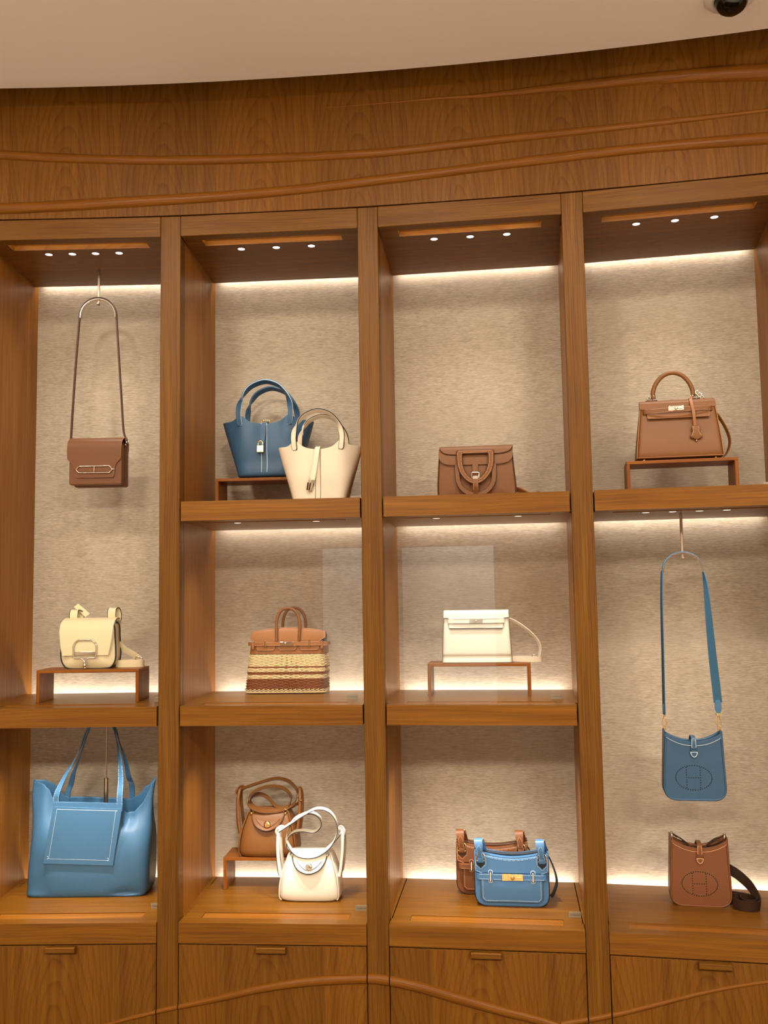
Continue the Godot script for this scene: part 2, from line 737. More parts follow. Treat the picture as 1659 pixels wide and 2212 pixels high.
func make_materials() -> void:
	M.grain = grain_texture()
	var veneer := veneer_texture()
	var straight := straight_texture()
	M.veneer = wood(veneer, Vector2(1.12, 1.4), Color(0.79, 0.82, 0.80))
	M.straight = wood(straight, Vector2(0.30, 1.0), Color(0.76, 0.795, 0.76))
	M.shelf = wood(straight, Vector2(0.34, 1.1), Color(0.85, 0.88, 0.87), 0.34)
	M.plank = wood(veneer, Vector2(1.0, 1.2), Color(0.80, 0.80, 0.80), 0.34)
	M.jamb = wood(straight, Vector2(0.5, 1.6), Color(0.97, 0.98, 1.0), 0.38)
	M.riser = wood(straight, Vector2(0.26, 0.8), Color(0.95, 0.90, 0.95), 0.4)
	M.branch = wood(straight, Vector2(0.2, 0.7), Color(0.86, 0.86, 0.86), 0.4)
	M.inlay = wood(straight, Vector2(0.34, 1.1), Color(1.0, 1.0, 1.0), 0.4)
	M.groove = wood(straight, Vector2(0.34, 1.1), Color(0.95, 0.95, 0.95), 0.5)
	M.dark = plain(Color(0.05, 0.03, 0.02), 0.8)
	var cloth := cloth_texture()
	M.cloth = StandardMaterial3D.new()
	M.cloth.albedo_texture = cloth
	M.cloth.uv1_scale = Vector3(1.0 / 0.50, 1.0 / 0.50, 1)
	M.cloth.roughness = 0.75
	M.cloth.metallic_specular = 0.3
	M.cloth.heightmap_enabled = true
	M.cloth.heightmap_texture = cloth
	M.cloth.heightmap_scale = 0.045
	M.plaster = plain(Color(0.965, 0.93, 0.895), 0.9)
	M.plaster.heightmap_enabled = true
	M.plaster.heightmap_texture = M.grain
	M.plaster.heightmap_scale = 0.012
	M.plaster.uv1_triplanar = true
	M.plaster.uv1_scale = Vector3(7, 7, 7)
	M.wall = plain(Color(0.86, 0.84, 0.80), 0.85)
	M.floor = plain(Color(0.82, 0.80, 0.775), 0.5)
	M.tan = leather(Color(0.475, 0.300, 0.135))
	M.chestnut = leather(Color(0.42, 0.25, 0.11))
	M.tan_light = leather(Color(0.60, 0.395, 0.22))
	M.tan_dark = leather(Color(0.27, 0.145, 0.06))
	M.tan_red = leather(Color(0.475, 0.290, 0.170))
	M.tan_pebble = leather(Color(0.47, 0.300, 0.155), 0.5, 0.025)
	M.tan_edge = plain(Color(0.68, 0.48, 0.34), 0.6)
	M.chocolate = leather(Color(0.20, 0.115, 0.06), 0.6)
	M.blue = leather(Color(0.250, 0.420, 0.560), 0.45, 0.02)
	M.blue_deep = leather(Color(0.200, 0.335, 0.460), 0.45, 0.02)
	M.blue_bright = leather(Color(0.290, 0.470, 0.650), 0.4, 0.006)
	M.strap_blue = plain(Color(0.16, 0.33, 0.44), 0.8)
	M.blue_dark = leather(Color(0.07, 0.11, 0.15), 0.5)
	M.cream = leather(Color(0.88, 0.83, 0.68), 0.42, 0.006)
	M.white = leather(Color(0.90, 0.885, 0.83), 0.42, 0.006)
	M.sand = leather(Color(0.90, 0.85, 0.765), 0.5, 0.04)
	M.edge_dark = plain(Color(0.07, 0.045, 0.035), 0.5)
	M.edge_grey = plain(Color(0.30, 0.27, 0.23), 0.5)
	M.thread = plain(Color(0.92, 0.88, 0.80), 0.7)
	M.thread_blue = plain(Color(0.78, 0.86, 0.92), 0.7)
	M.thread_tan = plain(Color(0.90, 0.66, 0.48), 0.7)
	M.gold = plain(Color(0.95, 0.80, 0.52), 0.18, 1.0)
	M.silver = plain(Color(0.86, 0.84, 0.80), 0.16, 1.0)
	M.steel = plain(Color(0.66, 0.60, 0.53), 0.32, 1.0)
	M.wicker_cream = plain(Color(0.93, 0.85, 0.66), 0.55)
	M.wicker_brown = plain(Color(0.52, 0.285, 0.13), 0.5)
	M.wicker_dark = plain(Color(0.12, 0.06, 0.035), 0.6)
	M.card = plain(Color(0.62, 0.58, 0.50), 0.35)
	M.ink = plain(Color(0.10, 0.09, 0.08), 0.6)
	M.lens = plain(Color(1, 1, 1), 0.4)
	M.lens.emission_enabled = true
	M.lens.emission = Color(1.0, 0.97, 0.92)
	M.lens.emission_energy_multiplier = 1.6
	M.strip = plain(Color(1, 1, 1), 0.5)
	M.strip.emission_enabled = true
	M.strip.emission = STRIP
	M.strip.emission_energy_multiplier = 1.5
	M.glass = StandardMaterial3D.new()
	M.glass.transparency = BaseMaterial3D.TRANSPARENCY_ALPHA
	M.glass.albedo_color = Color(0.5, 0.5, 0.5, 0.02)
	M.glass.roughness = 0.0
	M.glass.metallic_specular = 0.5


# ------------------------------------------------------------------ the room
func room() -> void:
	# ceiling: a slab whose near edge follows the wall, a shadow gap behind it
	var ce := MB.new(1.0)
	var edge := PackedVector2Array()
	for i in 41:
		var p := on_arc(-2.2 + 6.6 * i / 40.0, ARC_RADIUS - 0.098)
		edge.append(Vector2(p.x, -p.z))
	edge.append(Vector2(edge[40].x, -3.6))
	edge.append(Vector2(edge[0].x, -3.6))
	ce.slab(edge, 0.0, 0.05, 0.004, 0.0, -1)
	var ceiling := struct("ceiling", ce, M.plaster)
	ceiling.transform = Transform3D(Basis(Vector3.RIGHT, -PI / 2), Vector3(0, 2.965, 0))
	# the closed top of the shadow gap
	var tp := MB.new(1.0)
	tp.box(Vector3(0.2, 3.19, -2.2), Vector3(7.4, 0.04, 2.6))
	struct("trim_1", tp, M.veneer)
	# frieze of cherry veneer above the bays
	var fr := MB.new(1.0)
	arc_sheet(fr, -2.2, 4.4, 2.6325, 3.17, ARC_RADIUS, 60, 0.02)
	var frieze := struct("wall_back", fr, M.veneer)
	branch(frieze, [0.83, 2.927, 0.002, 1.041, 2.929, 0.004, 1.171, 2.9306, 0.008, 1.313, 2.927, 0.014, 1.578, 2.928, 0.0277, 1.798, 2.9243, 0.0351, 2.066, 2.9032, 0.0488, 2.5, 2.85, 0.05, 3.1, 2.76, 0.003])
	branch(frieze, [-1.4, 2.92, 0.002, -0.6, 2.862, 0.024, -0.064, 2.8229, 0.0276, 0.269, 2.8011, 0.0262, 0.537, 2.7905, 0.0274, 0.803, 2.7858, 0.0262, 1.039, 2.7841, 0.0256, 1.361, 2.7955, 0.0245, 1.611, 2.7985, 0.0209, 1.793, 2.7999, 0.0180, 2.061, 2.8001, 0.0107, 2.4, 2.80, 0.004])
	branch(frieze, [-1.4, 2.655, 0.002, -0.6, 2.652, 0.028, -0.060, 2.6630, 0.0321, 0.271, 2.6735, 0.0330, 0.603, 2.6825, 0.0300, 0.802, 2.6916, 0.0285, 1.037, 2.7052, 0.0295, 1.295, 2.7194, 0.0275, 1.547, 2.7300, 0.0285, 1.790, 2.7325, 0.0295, 2.057, 2.7235, 0.0332, 2.5, 2.70, 0.03, 3.2, 2.68, 0.003])
	# plain veneered wall on both sides of the bays, floor and the rest of the shop
	var pl := MB.new(1.0)
	arc_sheet(pl, -2.2, -0.165, 0.0, 2.6285, ARC_RADIUS, 20, 0.03)
	struct("wall_left", pl, M.veneer)
	var pr := MB.new(1.0)
	arc_sheet(pr, 2.145, 4.4, 0.0, 2.6285, ARC_RADIUS, 20, 0.03)
	struct("wall_right", pr, M.veneer)
	var a := on_arc(-2.2)
	var c := on_arc(4.4)
	var fl := MB.new(1.0)
	fl.box(Vector3((a.x + c.x) / 2, -0.03, 0.45), Vector3(c.x - a.x + 0.4, 0.06, 6.9))
	struct("floor", fl, M.floor)
	var cp := MB.new(1.0)
	cp.box(Vector3((a.x + c.x) / 2, 0.006, -1.6), Vector3(c.x - a.x, 0.012, 2.4))
	struct("floor_carpet", cp, plain(Color(0.27, 0.18, 0.12), 0.95))
	for s in [0, 1]:
		var q := a if s == 0 else c
		var w := MB.new(1.0)
		w.box(Vector3(q.x + (0.1 if s == 1 else -0.1), 1.6, (q.z + 3.8) / 2), Vector3(0.2, 3.2, 3.8 - q.z + 0.3))
		struct("wall_side", w, M.wall)
	# the wall behind the viewer, with a bright doorway into the next room
	var rw := MB.new(1.0)
	var x0 := a.x - 0.3
	var x1 := c.x + 0.3
	rw.box(Vector3((x0 - 1.56) / 2, 1.6, 3.65), Vector3(-1.56 - x0, 3.2, 0.2), 0.0, 1)
	rw.box(Vector3((x1 - 0.64) / 2, 1.6, 3.65), Vector3(x1 + 0.64, 3.2, 0.2), 0.0, 1)
	rw.box(Vector3(-1.1, 2.6, 3.65), Vector3(0.92, 1.2, 0.2), 0.0, 1)
	struct("wall_rear", rw, M.veneer)
	var hall := MB.new(1.0)
	hall.box(Vector3(-1.1, 1.25, 5.2), Vector3(2.2, 2.5, 0.1))
	hall.box(Vector3(-2.2, 1.25, 4.45), Vector3(0.1, 2.5, 1.6))
	hall.box(Vector3(0.0, 1.25, 4.45), Vector3(0.1, 2.5, 1.6))
	hall.box(Vector3(-1.1, 2.5, 4.45), Vector3(2.3, 0.1, 1.6))
	hall.box(Vector3(-1.1, -0.05, 4.45), Vector3(2.3, 0.1, 1.6))
	struct("wall_hall", hall, M.wall)
	var hl := AreaLight3D.new()
	hl.name = "hall_light"
	hl.area_size = Vector2(1.2, 0.8)
	hl.light_energy = 3.8
	hl.position = Vector3(-1.1, 2.43, 4.4)
	hl.rotation.x = -PI / 2
	lit(hl)
	# small dome camera under the ceiling
	var cam := thing("dome_camera", "small white ceiling camera with a dark glass dome at the top corner", "camera", Transform3D(Basis(), Vector3(0.851, 2.965, -2.107)))
	var ring := MB.new(0.01)
	ring.lathe([[6.3, 0.0], [6.3, -0.25], [5.9, -0.7], [4.8, -1.0], [4.0, -1.05], [3.9, -0.4]], Transform3D(), 36)
	part(cam, "base_ring", ring, plain(Color(0.92, 0.90, 0.87), 0.5))
	var dome := MB.new(0.01)
	dome.lathe([[3.9, -0.6], [3.85, -1.4], [3.5, -2.6], [2.8, -3.5], [1.8, -4.15], [0.7, -4.45], [0.05, -4.5]], Transform3D(), 28)
	part(cam, "dome", dome, plain(Color(0.025, 0.022, 0.02), 0.05), "dark glossy dome")


func arc_sheet(mb: MB, s0: float, s1: float, y0: float, y1: float, r: float, n: int, thick: float) -> void:
	for i in n:
		var a := s0 + (s1 - s0) * i / n
		var b := s0 + (s1 - s0) * (i + 1) / n
		var p := on_arc(a, r)
		var q := on_arc(b, r)
		var up := Vector3(0, y1, 0)
		var lo := Vector3(0, y0, 0)
		mb.smooth(1)
		mb.quad(p + lo, q + lo, q + up, p + up, Vector2(a, 3.2 - y0), Vector2(b, 3.2 - y0), Vector2(b, 3.2 - y1), Vector2(a, 3.2 - y1))
		mb.smooth(-1)
		var p2 := on_arc(a, r + thick)
		var q2 := on_arc(b, r + thick)
		mb.quad(q2 + lo, p2 + lo, p2 + up, q2 + up)
		mb.quad(p2 + lo, q2 + lo, q + lo, p + lo)
		mb.quad(p + up, q + up, q2 + up, p2 + up)
		if i == 0:
			mb.quad(p2 + lo, p + lo, p + up, p2 + up)
		if i == n - 1:
			mb.quad(q + lo, q2 + lo, q2 + up, q + up)
	mb.smooth(1)


func branch_points(a: Array, n := 8) -> Array:
	# [arc length, height, width] triples, smoothed
	var p := PackedVector3Array()
	for i in range(0, a.size(), 3):
		p.append(Vector3(a[i], a[i + 1], a[i + 2]))
	return Array(curve3(p, n))


func branch(parent: Node3D, a: Array) -> void:
	# a half-round relief moulding that follows the arc
	var mb := MB.new(1.0)
	var pts := branch_points(a)
	var rings := []
	for i in pts.size():
		var p: Vector3 = pts[i]
		var d: Vector3 = pts[mini(i + 1, pts.size() - 1)] - pts[maxi(i - 1, 0)]
		rings.append(branch_ring(p, Vector2(d.x, d.y).normalized(), 0))
	mb.loft(rings, false, false, false)
	part(parent, "branch_moulding", mb, M.branch)


func branch_ring(p: Vector3, along: Vector2, b: int) -> PackedVector3Array:
	var r := PackedVector3Array()
	for j in 9:
		var t := PI * j / 8.0
		var side := cos(t) * p.z * 0.5
		var out := sin(t) * p.z * 0.42 - 0.0008
		var s := p.x - along.y * side
		var y := p.y + along.x * side
		var q := on_arc(s, ARC_RADIUS - out)
		q.y = y
		r.append(q)
	return r


# ------------------------------------------------------------------ the display bays
const BRANCH_A := [0.05, 0.37, 0.006, 0.272, 0.4357, 0.0095, 0.401, 0.4670, 0.0122, 0.561, 0.5010, 0.0172, 0.670, 0.5267, 0.0206, 0.779, 0.5453, 0.0233, 0.887, 0.5549, 0.0246, 0.985, 0.5575, 0.0260, 1.089, 0.5430, 0.0265, 1.206, 0.5151, 0.0268, 1.306, 0.4918, 0.0245, 1.404, 0.4712, 0.0220, 1.55, 0.43, 0.02, 1.7, 0.38, 0.018]
const BRANCH_B := [1.452, 0.4655, 0.0152, 1.485, 0.4729, 0.0152, 1.530, 0.4815, 0.0152, 1.577, 0.4930, 0.0140, 1.634, 0.5095, 0.0127, 1.712, 0.5340, 0.0119, 1.788, 0.5580, 0.0104, 1.863, 0.5782, 0.0090, 1.952, 0.5973, 0.0078, 2.05, 0.612, 0.006]
const BAY_LABELS := ["cherry wood display bay with the big blue tote at its foot", "cherry wood display bay holding the wicker bag behind glass", "cherry wood display bay holding the white satchel bag behind glass", "cherry wood display bay where the blue pouch bag hangs on a long strap"]
const POST_LABELS := ["cherry wood post at the far edge of the wall, before the hanging tan bag's bay", "tall cherry wood post between the blue tote's bay and the wicker bag's bay", "tall cherry wood post between the two glazed bays", "tall cherry wood post between the white satchel's bay and the hanging blue bag's bay", "cherry wood post at the end of the wall beyond the hanging blue bag"]


func board(mb: MB, x0: float, x1: float, y0: float, y1: float, z0: float, z1: float, grain := 0, off := Vector2.ZERO, bev := 0.0008) -> void:
	mb.box(Vector3((x0 + x1) / 2, (y0 + y1) / 2, (z0 + z1) / 2), Vector3(x1 - x0, y1 - y0, z1 - z0), bev, grain, off)


func cabinets() -> void:
	for i in 5:
		var t := thing("cabinet_post", POST_LABELS[i], "post", posts[i], "posts between the display bays")
		var mb := MB.new(1.0)
		board(mb, -HALF_POST, HALF_POST, 0.0, 2.6284, -0.05, 0.0, 1, Vector2(0.07 * i, 0.31 * i), 0.0012)
		part(t, "post_body", mb, M.straight)
		clip_branch(t, BRANCH_A, 0.56 * i + s_of_post(), HALF_POST - 0.0008)
		clip_branch(t, BRANCH_B, 0.56 * i + s_of_post(), HALF_POST - 0.0008)
	for b in 4:
		bay(b)


func s_of_post() -> float:
	return (ARC_MIDDLE - 2.0 * ARC_STEP) * ARC_RADIUS


func clip_branch(parent: Node3D, a: Array, centre: float, half: float) -> void:
	# the piece of a relief branch that lies on one post or drawer, in that thing's own frame
	var pts := branch_points(a, 10)
	var inv := (parent.global_transform if parent.is_inside_tree() else parent.transform).affine_inverse()
	var kept: Array = []
	for i in pts.size() - 1:
		for j in 4:
			var p: Vector3 = pts[i].lerp(pts[i + 1], j / 4.0)
			if absf(p.x - centre) < half:
				kept.append(p)
			elif kept.size() and absf(p.x - centre) >= half:
				pass
	if kept.size() < 3 or kept[0].y < 0.35 and kept[-1].y < 0.35:
		return
	if pts[0].x < centre - half:
		kept.push_front(at_length(pts, centre - half))
	if pts[-1].x > centre + half:
		kept.push_back(at_length(pts, centre + half))
	var mb := MB.new(1.0)
	var rings := []
	for i in kept.size():
		var d: Vector3 = kept[mini(i + 1, kept.size() - 1)] - kept[maxi(i - 1, 0)]
		var along := Vector2(d.x, d.y).normalized()
		if i == 0 or i == kept.size() - 1:
			along = Vector2(1, 0)
		var ring := branch_ring(kept[i], along, 0)
		for j in ring.size():
			var q := inv * ring[j]
			ring[j] = Vector3(q.x, q.y, q.z)
		# bring the root of the moulding onto the flat front
		var root := minf(ring[0].z, ring[8].z)
		for j in ring.size():
			ring[j].z += -root - 0.0006
		rings.append(ring)
	mb.loft(rings, false, false, false)
	mb.smooth(-1)
	mb.fan(rings[0], false)
	mb.fan(rings[-1], true)
	part(parent, "branch_moulding", mb, M.branch)


func at_length(pts: Array, s: float) -> Vector3:
	for i in pts.size() - 1:
		if pts[i].x <= s and pts[i + 1].x >= s:
			return pts[i].lerp(pts[i + 1], (s - pts[i].x) / maxf(pts[i + 1].x - pts[i].x, 1e-6))
	return pts[0]


func grooved(t: Node3D, called: String, y0: float, y1: float, z0: float, both: bool, off: Vector2) -> void:
	# a shelf board with the long shallow groove that runs near its front edge
	var gz0 := -0.081
	var gz1 := -0.037
	var d := 0.0025
	var w := OPEN - (0.003 if both else 0.0006)
	var zs := (gz0 + z0) * 0.5
	var mb := MB.new(1.0)
	board(mb, -w, w, y0 + (d if both else 0.0), y1 - d, z0, 0.0006, 0, off, 0.0)
	for up in ([true, false] if both else [true]):
		var a := y1 - d if up else y0
		var e := y1 if up else y0 + d
		board(mb, -w, w, a, e, gz1, 0.0006, 0, off, 0.0)
		board(mb, -w, w, a, e, zs, gz0, 0, off, 0.0)
		board(mb, -w, w, a, e, z0, zs - 0.0004, 0, off + Vector2(0.19, 0.5), 0.0)
		board(mb, -w, -0.2, a, e, gz0, gz1, 0, off, 0.0)
		board(mb, 0.2, w, a, e, gz0, gz1, 0, off, 0.0)
	for s in [-1.0, 1.0]:
		board(mb, s * 0.2558 - 0.008, s * 0.2558 + 0.008, y0, y1, z0, -0.052, 0, off, 0.0)
	var o := part(t, called, mb, M.shelf)
	for up in ([true, false] if both else [true]):
		mb = MB.new(1.0)
		var y := y1 - d + 0.0003 if up else y0 + d - 0.0003
		board(mb, -0.199, 0.199, y - 0.0005, y + 0.0005, gz0 + 0.001, gz1 - 0.001, 0, off + Vector2(0.07, 0.3), 0.0)
		part(o, "groove_inlay", mb, M.inlay)


func strip_light(t: Node3D, b: int, y: float, z: float, up: bool) -> void:
	var mb := MB.new(1.0)
	mb.box(Vector3(0, y, z), Vector3(0.49, 0.003, 0.008))
	part(t, "light_strip", mb, M.strip)
	var l := AreaLight3D.new()
	l.name = "strip_light"
	l.area_size = Vector2(0.49, 0.008)
	l.light_energy = STRIP_ENERGY * (1.7 if up else 1.0)
	l.light_color = STRIP
	l.transform = bays[b] * Transform3D(Basis(Vector3.RIGHT, PI / 2 if up else -PI / 2), Vector3(0, y + (0.003 if up else -0.003), z))
	lit(l)


func groove_light(t: Node3D, b: int, y: float) -> void:
	# a thin strip on the front wall of the groove, shining backwards into it
	var mb := MB.new(1.0)
	mb.box(Vector3(0, y, -0.0385), Vector3(0.396, 0.003, 0.002))
	part(t, "groove_strip", mb, M.strip)
	var l := AreaLight3D.new()
	l.name = "groove_light"
	l.area_size = Vector2(0.396, 0.003)
	l.light_energy = 0.016
	l.light_color = STRIP
	l.transform = bays[b] * Transform3D(Basis(), Vector3(0, y, -0.0405))
	lit(l)


func bay(b: int) -> void:
	var t := thing("display_bay", BAY_LABELS[b], "display case", bays[b], "bays of the display wall")
	var off := Vector2(0.13 * b, 0.27 * b)
	# head rail
	var mb := MB.new(1.0)
	board(mb, -OPEN, OPEN, SOFFIT, 2.628, -0.033, 0.0, 0, off, 0.001)
	part(t, "head_rail", mb, M.straight)
	# soffit with its groove
	mb = MB.new(1.0)
	var w := 0.262
	board(mb, -OPEN, OPEN, SOFFIT, SOFFIT + 0.014, -0.037, -0.033, 0, off, 0.0)
	board(mb, -OPEN, -0.2, SOFFIT, SOFFIT + 0.014, -0.081, -0.037, 0, off, 0.0)
	board(mb, 0.2, OPEN, SOFFIT, SOFFIT + 0.014, -0.081, -0.037, 0, off, 0.0)
	part(t, "soffit_edge", mb, M.plank)
	mb = MB.new(1.0)
	board(mb, -0.205, 0.205, SOFFIT + 0.0141, SOFFIT + 0.02, -0.084, -0.034, 0, off + Vector2(0.07, 0.4), 0.0)
	part(t, "groove_bed", mb, M.groove)
	for s in [[-0.216, -0.081, 0.3], [-0.40, -0.2162, 0.75]]:
		mb = MB.new(1.0)
		board(mb, -w, w, SOFFIT, SOFFIT + 0.018, s[0], s[1], 0, off + Vector2(s[2], s[2]), 0.0)
		part(t, "soffit_board", mb, M.plank)
	mb = MB.new(1.0)
	board(mb, -0.275, 0.275, 2.612, 2.624, -0.445, -0.033, 0, off, 0.0)
	part(t, "cabinet_top", mb, M.plank)
	groove_light(t, b, SOFFIT + 0.007)
	# back panel covered in grasscloth
	mb = MB.new(1.0)
	var u0 := 0.21 * b
	var xb := 0.272
	mb.smooth(-1)
	mb.box(Vector3(0, 1.63, BACK - 0.006), Vector3(xb * 2, 1.96, 0.012), 0.0, 1, Vector2(u0, 0.17 * b))
	part(t, "back_panel", mb, M.cloth)
	# side panels, splayed a little towards the back
	for s in [-1.0, 1.0]:
		mb = MB.new(1.0)
		mb.smooth(-1)
		var f := Vector3(s * 0.2516, 0, -0.0505)
		var k := Vector3(s * 0.2637, 0, BACK)
		f = Vector3(s * (0.2516 + 0.0121 * 0.0505 / 0.429), 0, -0.0505)
		var lo := Vector3(0, 0.05, 0)
		var hi := Vector3(0, 2.62, 0)
		var o := Vector3(s * 0.009, 0, 0)
		var c := [f + lo, k + lo, k + hi, f + hi]
		if s > 0:
			c.reverse()
		mb.quad(c[0], c[1], c[2], c[3], uv_side(c[0], b), uv_side(c[1], b), uv_side(c[2], b), uv_side(c[3], b))
		mb.quad(c[3] + o, c[2] + o, c[1] + o, c[0] + o)
		mb.quad(f + lo, f + hi, f + hi + o, f + lo + o) if s > 0 else mb.quad(f + lo, f + lo + o, f + hi + o, f + hi)
		# the reveal behind the post front
		var p0 := Vector3(s * 0.2516, 0, -0.001)
		var rv := [p0 + lo, f + lo, f + hi, p0 + hi]
		part(t, "side_panel", mb, M.jamb)
	# shelves
	var shelves := []
	if b == 0 or b == 1 or b == 2:
		shelves.append([1.206, MID])
	if b > 0:
		shelves.append([1.761, UPPER])
	for s in shelves:
		grooved(t, "shelf", s[0], s[1], -0.39, true, off + Vector2(s[0], s[0] * 0.7))
	# sill and drawer
	grooved(t, "sill", 0.641, SILL, -0.402, false, off + Vector2(0.4, 0.1))
	mb = MB.new(1.0)
	board(mb, -0.2496, 0.2496, 0.06, 0.6372, -0.02, 0.0, 1, Vector2(0.28 * b + 0.14, 0.34), 0.0012)
	var dr := part(t, "drawer_front", mb, M.veneer)
	mb = MB.new(1.0)
	handle_shape(mb)
	part(dr, "handle", mb, M.straight)
	clip_branch_on(dr, t, BRANCH_A, b)
	clip_branch_on(dr, t, BRANCH_B, b)
	mb = MB.new(1.0)
	board(mb, -0.25, 0.25, 0.0, 0.06, -0.06, -0.03, 0, off, 0.0)
	part(t, "plinth", mb, M.dark)
	mb = MB.new(1.0)
	board(mb, -0.25, 0.25, 0.05, 0.64, -0.04, -0.0225, 0, off, 0.0)
	part(t, "carcass", mb, M.dark)
	# light strips hidden in the gaps along the back panel
	strip_light(t, b, SOFFIT + 0.022, -0.4135, false)
	for s in shelves:
		if s[1] < 1.5:
			strip_light(t, b, s[1] - 0.022, -0.407, true)
		else:
			strip_light(t, b, s[0] + 0.022, -0.407, false)

	strip_light(t, b, SILL - 0.022, -0.4135, true)


func uv_side(p: Vector3, b: int) -> Vector2:
	return Vector2(-p.z + 0.11 * b + (0.23 if p.x > 0 else 0.0), -p.y)


func clip_branch_on(dr: Node3D, t: Node3D, a: Array, b: int) -> void:
	var carrier := Node3D.new()
	carrier.transform = t.transform
	clip_branch(carrier, a, s_of_post() + 0.56 * (b + 0.5), 0.2494)
	for c in carrier.get_children():
		carrier.remove_child(c)
		dr.add_child(c, true)
	carrier.free()


func handle_shape(mb: MB) -> void:
	# a wooden lip under the top edge of the drawer, undercut towards the drawer
	var prof := [Vector2(0.0, 0.637), Vector2(0.019, 0.637), Vector2(0.020, 0.636), Vector2(0.020, 0.6255), Vector2(0.019, 0.6245), Vector2(0.0, 0.615)]
	var rings := []
	for x in [-0.0385, 0.0385]:
		var r := PackedVector3Array()
		for p in prof:
			r.append(Vector3(x, p.y, p.x))
		rings.append(r)
	mb.loft(rings, true, true, true, -1)


# ------------------------------------------------------------------ lamps, glass
func lamps() -> void:
	var bay_name := ["the hanging tan bag", "the two bucket bags", "the brown bag with a D-shaped handle", "the caramel bag"]
	var ordinal := ["first", "second", "third", "fourth"]
	for b in 4:
		var xs := [-0.104, 0.0, 0.104]
		if b == 0:
			xs = [-0.111, -0.041, 0.028, 0.098]
		for i in xs.size():
			downlight(b, xs[i], SOFFIT, -0.116, "%s downlight from the left in the soffit over %s" % [ordinal[i], bay_name[b]], 0.6 if xs.size() == 3 else 0.5)
	var under := {1: "over the wicker bag", 2: "over the white satchel bag"}
	for b in under:
		for i in 2:
			downlight(b, [-0.113, 0.113][i], 1.761, -0.101, "round white downlight under the shelf %s, the %s one" % [under[b], ["left", "right"][i]], [1.05, 0.8][b - 1])
	for i in 4:
		downlight(3, [-0.111, -0.041, 0.028, 0.098][i], 1.761, -0.108, "round white downlight above the hanging blue bag, %s from the left" % ordinal[i], 0.62)
	var low := {0: "blue tote", 1: "tan and white doctor bags", 2: "brown and blue messenger bags"}
	for b in low:
		for i in 2:
			downlight(b, [-0.113, 0.113][i], 1.206, -0.101, "downlight under the shelf above the %s, the %s one" % [low[b], ["left", "right"][i]], 2.0)


func downlight(b: int, x: float, y: float, z: float, label: String, strength: float) -> void:
	var t := thing("downlight", label, "downlight", in_bay(b, x, y, z), "small downlights in the display bays")
	var mb := MB.new(0.01)
	mb.lathe([[1.30, 0.0], [1.30, -0.06], [1.1, -0.07], [1.05, 0.0]], Transform3D(), 24)
	part(t, "trim_ring", mb, M.tan_dark)
	mb = MB.new(0.01)
	mb.lathe([[1.04, 0.0], [1.04, -0.05], [0.8, -0.08], [0.05, -0.09]], Transform3D(), 24)
	part(t, "lens", mb, M.lens)
	var at := in_bay(b, x, y - 0.004, z)
	spot(at.origin, at * Vector3(0, -1, -0.13), SPOT_ENERGY * strength, WARM, 50.0, 1.0, 0.011)


# ------------------------------------------------------------------ risers, cards, hangers, glass panes
func furniture() -> void:
	for b in [1, 2]:
		var mb := MB.new(1.0)
		mb.box(Vector3(0, (MID + 1.761) / 2, -0.0185), Vector3(0.4990, 1.761 - MID - 0.0015, 0.005), 0.0004)
		var g := part(self, "glass_panel", mb, M.glass)
		g.name = numbered("glass_panel")
		g.transform = bays[b]
		g.set_meta("label", ["", "clear glass pane in front of the wicker bag's compartment", "clear glass pane in front of the white satchel bag's compartment"][b])
		g.set_meta("category", "glass panel")
		g.set_meta("group", "glass panes of the middle compartments")
	riser(in_bay(0, 0.0165, MID, -0.125), "cherry wood display riser under the ivory buckle bag", 0.0)
	riser(in_bay(1, -0.067, UPPER, -0.24), "cherry wood display riser under the navy bucket bag", 0.2)
	riser(in_bay(1, -0.052, SILL, -0.275), "cherry wood display riser under the tan doctor bag", 0.4)
	riser(in_bay(2, -0.0095, MID, -0.214), "cherry wood display riser under the white satchel bag", 0.6)
	riser(in_bay(3, -0.0075, UPPER, -0.145), "cherry wood display riser under the caramel top-handle bag", 0.8)
	card(0, 0.226, MID, -0.115, "beside the ivory buckle bag's riser")
	card(0, 0.222, SILL, -0.108, "on the sill beside the blue tote")
	card(1, 0.228, UPPER, -0.09, "on the upper shelf by the cream bucket bag")
	card(1, 0.2045, MID, -0.137, "behind glass beside the wicker bag")
	card(1, 0.226, SILL, -0.102, "on the sill by the white doctor bag")
	card(2, 0.192, UPPER, -0.14, "on the upper shelf by the brown ring-handled bag's strap")
	card(2, 0.2045, MID, -0.135, "behind glass beside the white satchel bag's riser")
	card(2, 0.232, SILL, -0.095, "on the sill by the blue messenger bag")
	card(3, 0.205, UPPER, -0.09, "on the upper shelf by the caramel bag's riser")
	hanger(in_bay(0, -0.004, 1.88, -0.247), 59.45, 69.0, 5.4, 5.3, "silver arched hanger holding the strap of the tan flap bag")
	hanger(in_bay(3, -0.011, 0.99, -0.19), 66.45, 77.1, 5.2, 4.9, "silver arched hanger holding the strap of the blue perforated bag")


func riser(at: Transform3D, label: String, off: float) -> void:
	var t := thing("display_riser", label, "riser", at, "wooden display risers")
	var d := Vector2(off, off * 0.7)
	var mb := MB.new(1.0)
	board(mb, -0.147, 0.147, 0.0835, 0.0925, -0.112, 0.0, 0, d, 0.0008)
	part(t, "top_board", mb, M.riser)
	for s in [-1.0, 1.0]:
		mb = MB.new(1.0)
		board(mb, s * 0.1423 - 0.0047, s * 0.1423 + 0.0047, 0.0, 0.0836, -0.112, 0.0, 1, d + Vector2(0.1, s), 0.0008)
		part(t, "leg", mb, M.riser)


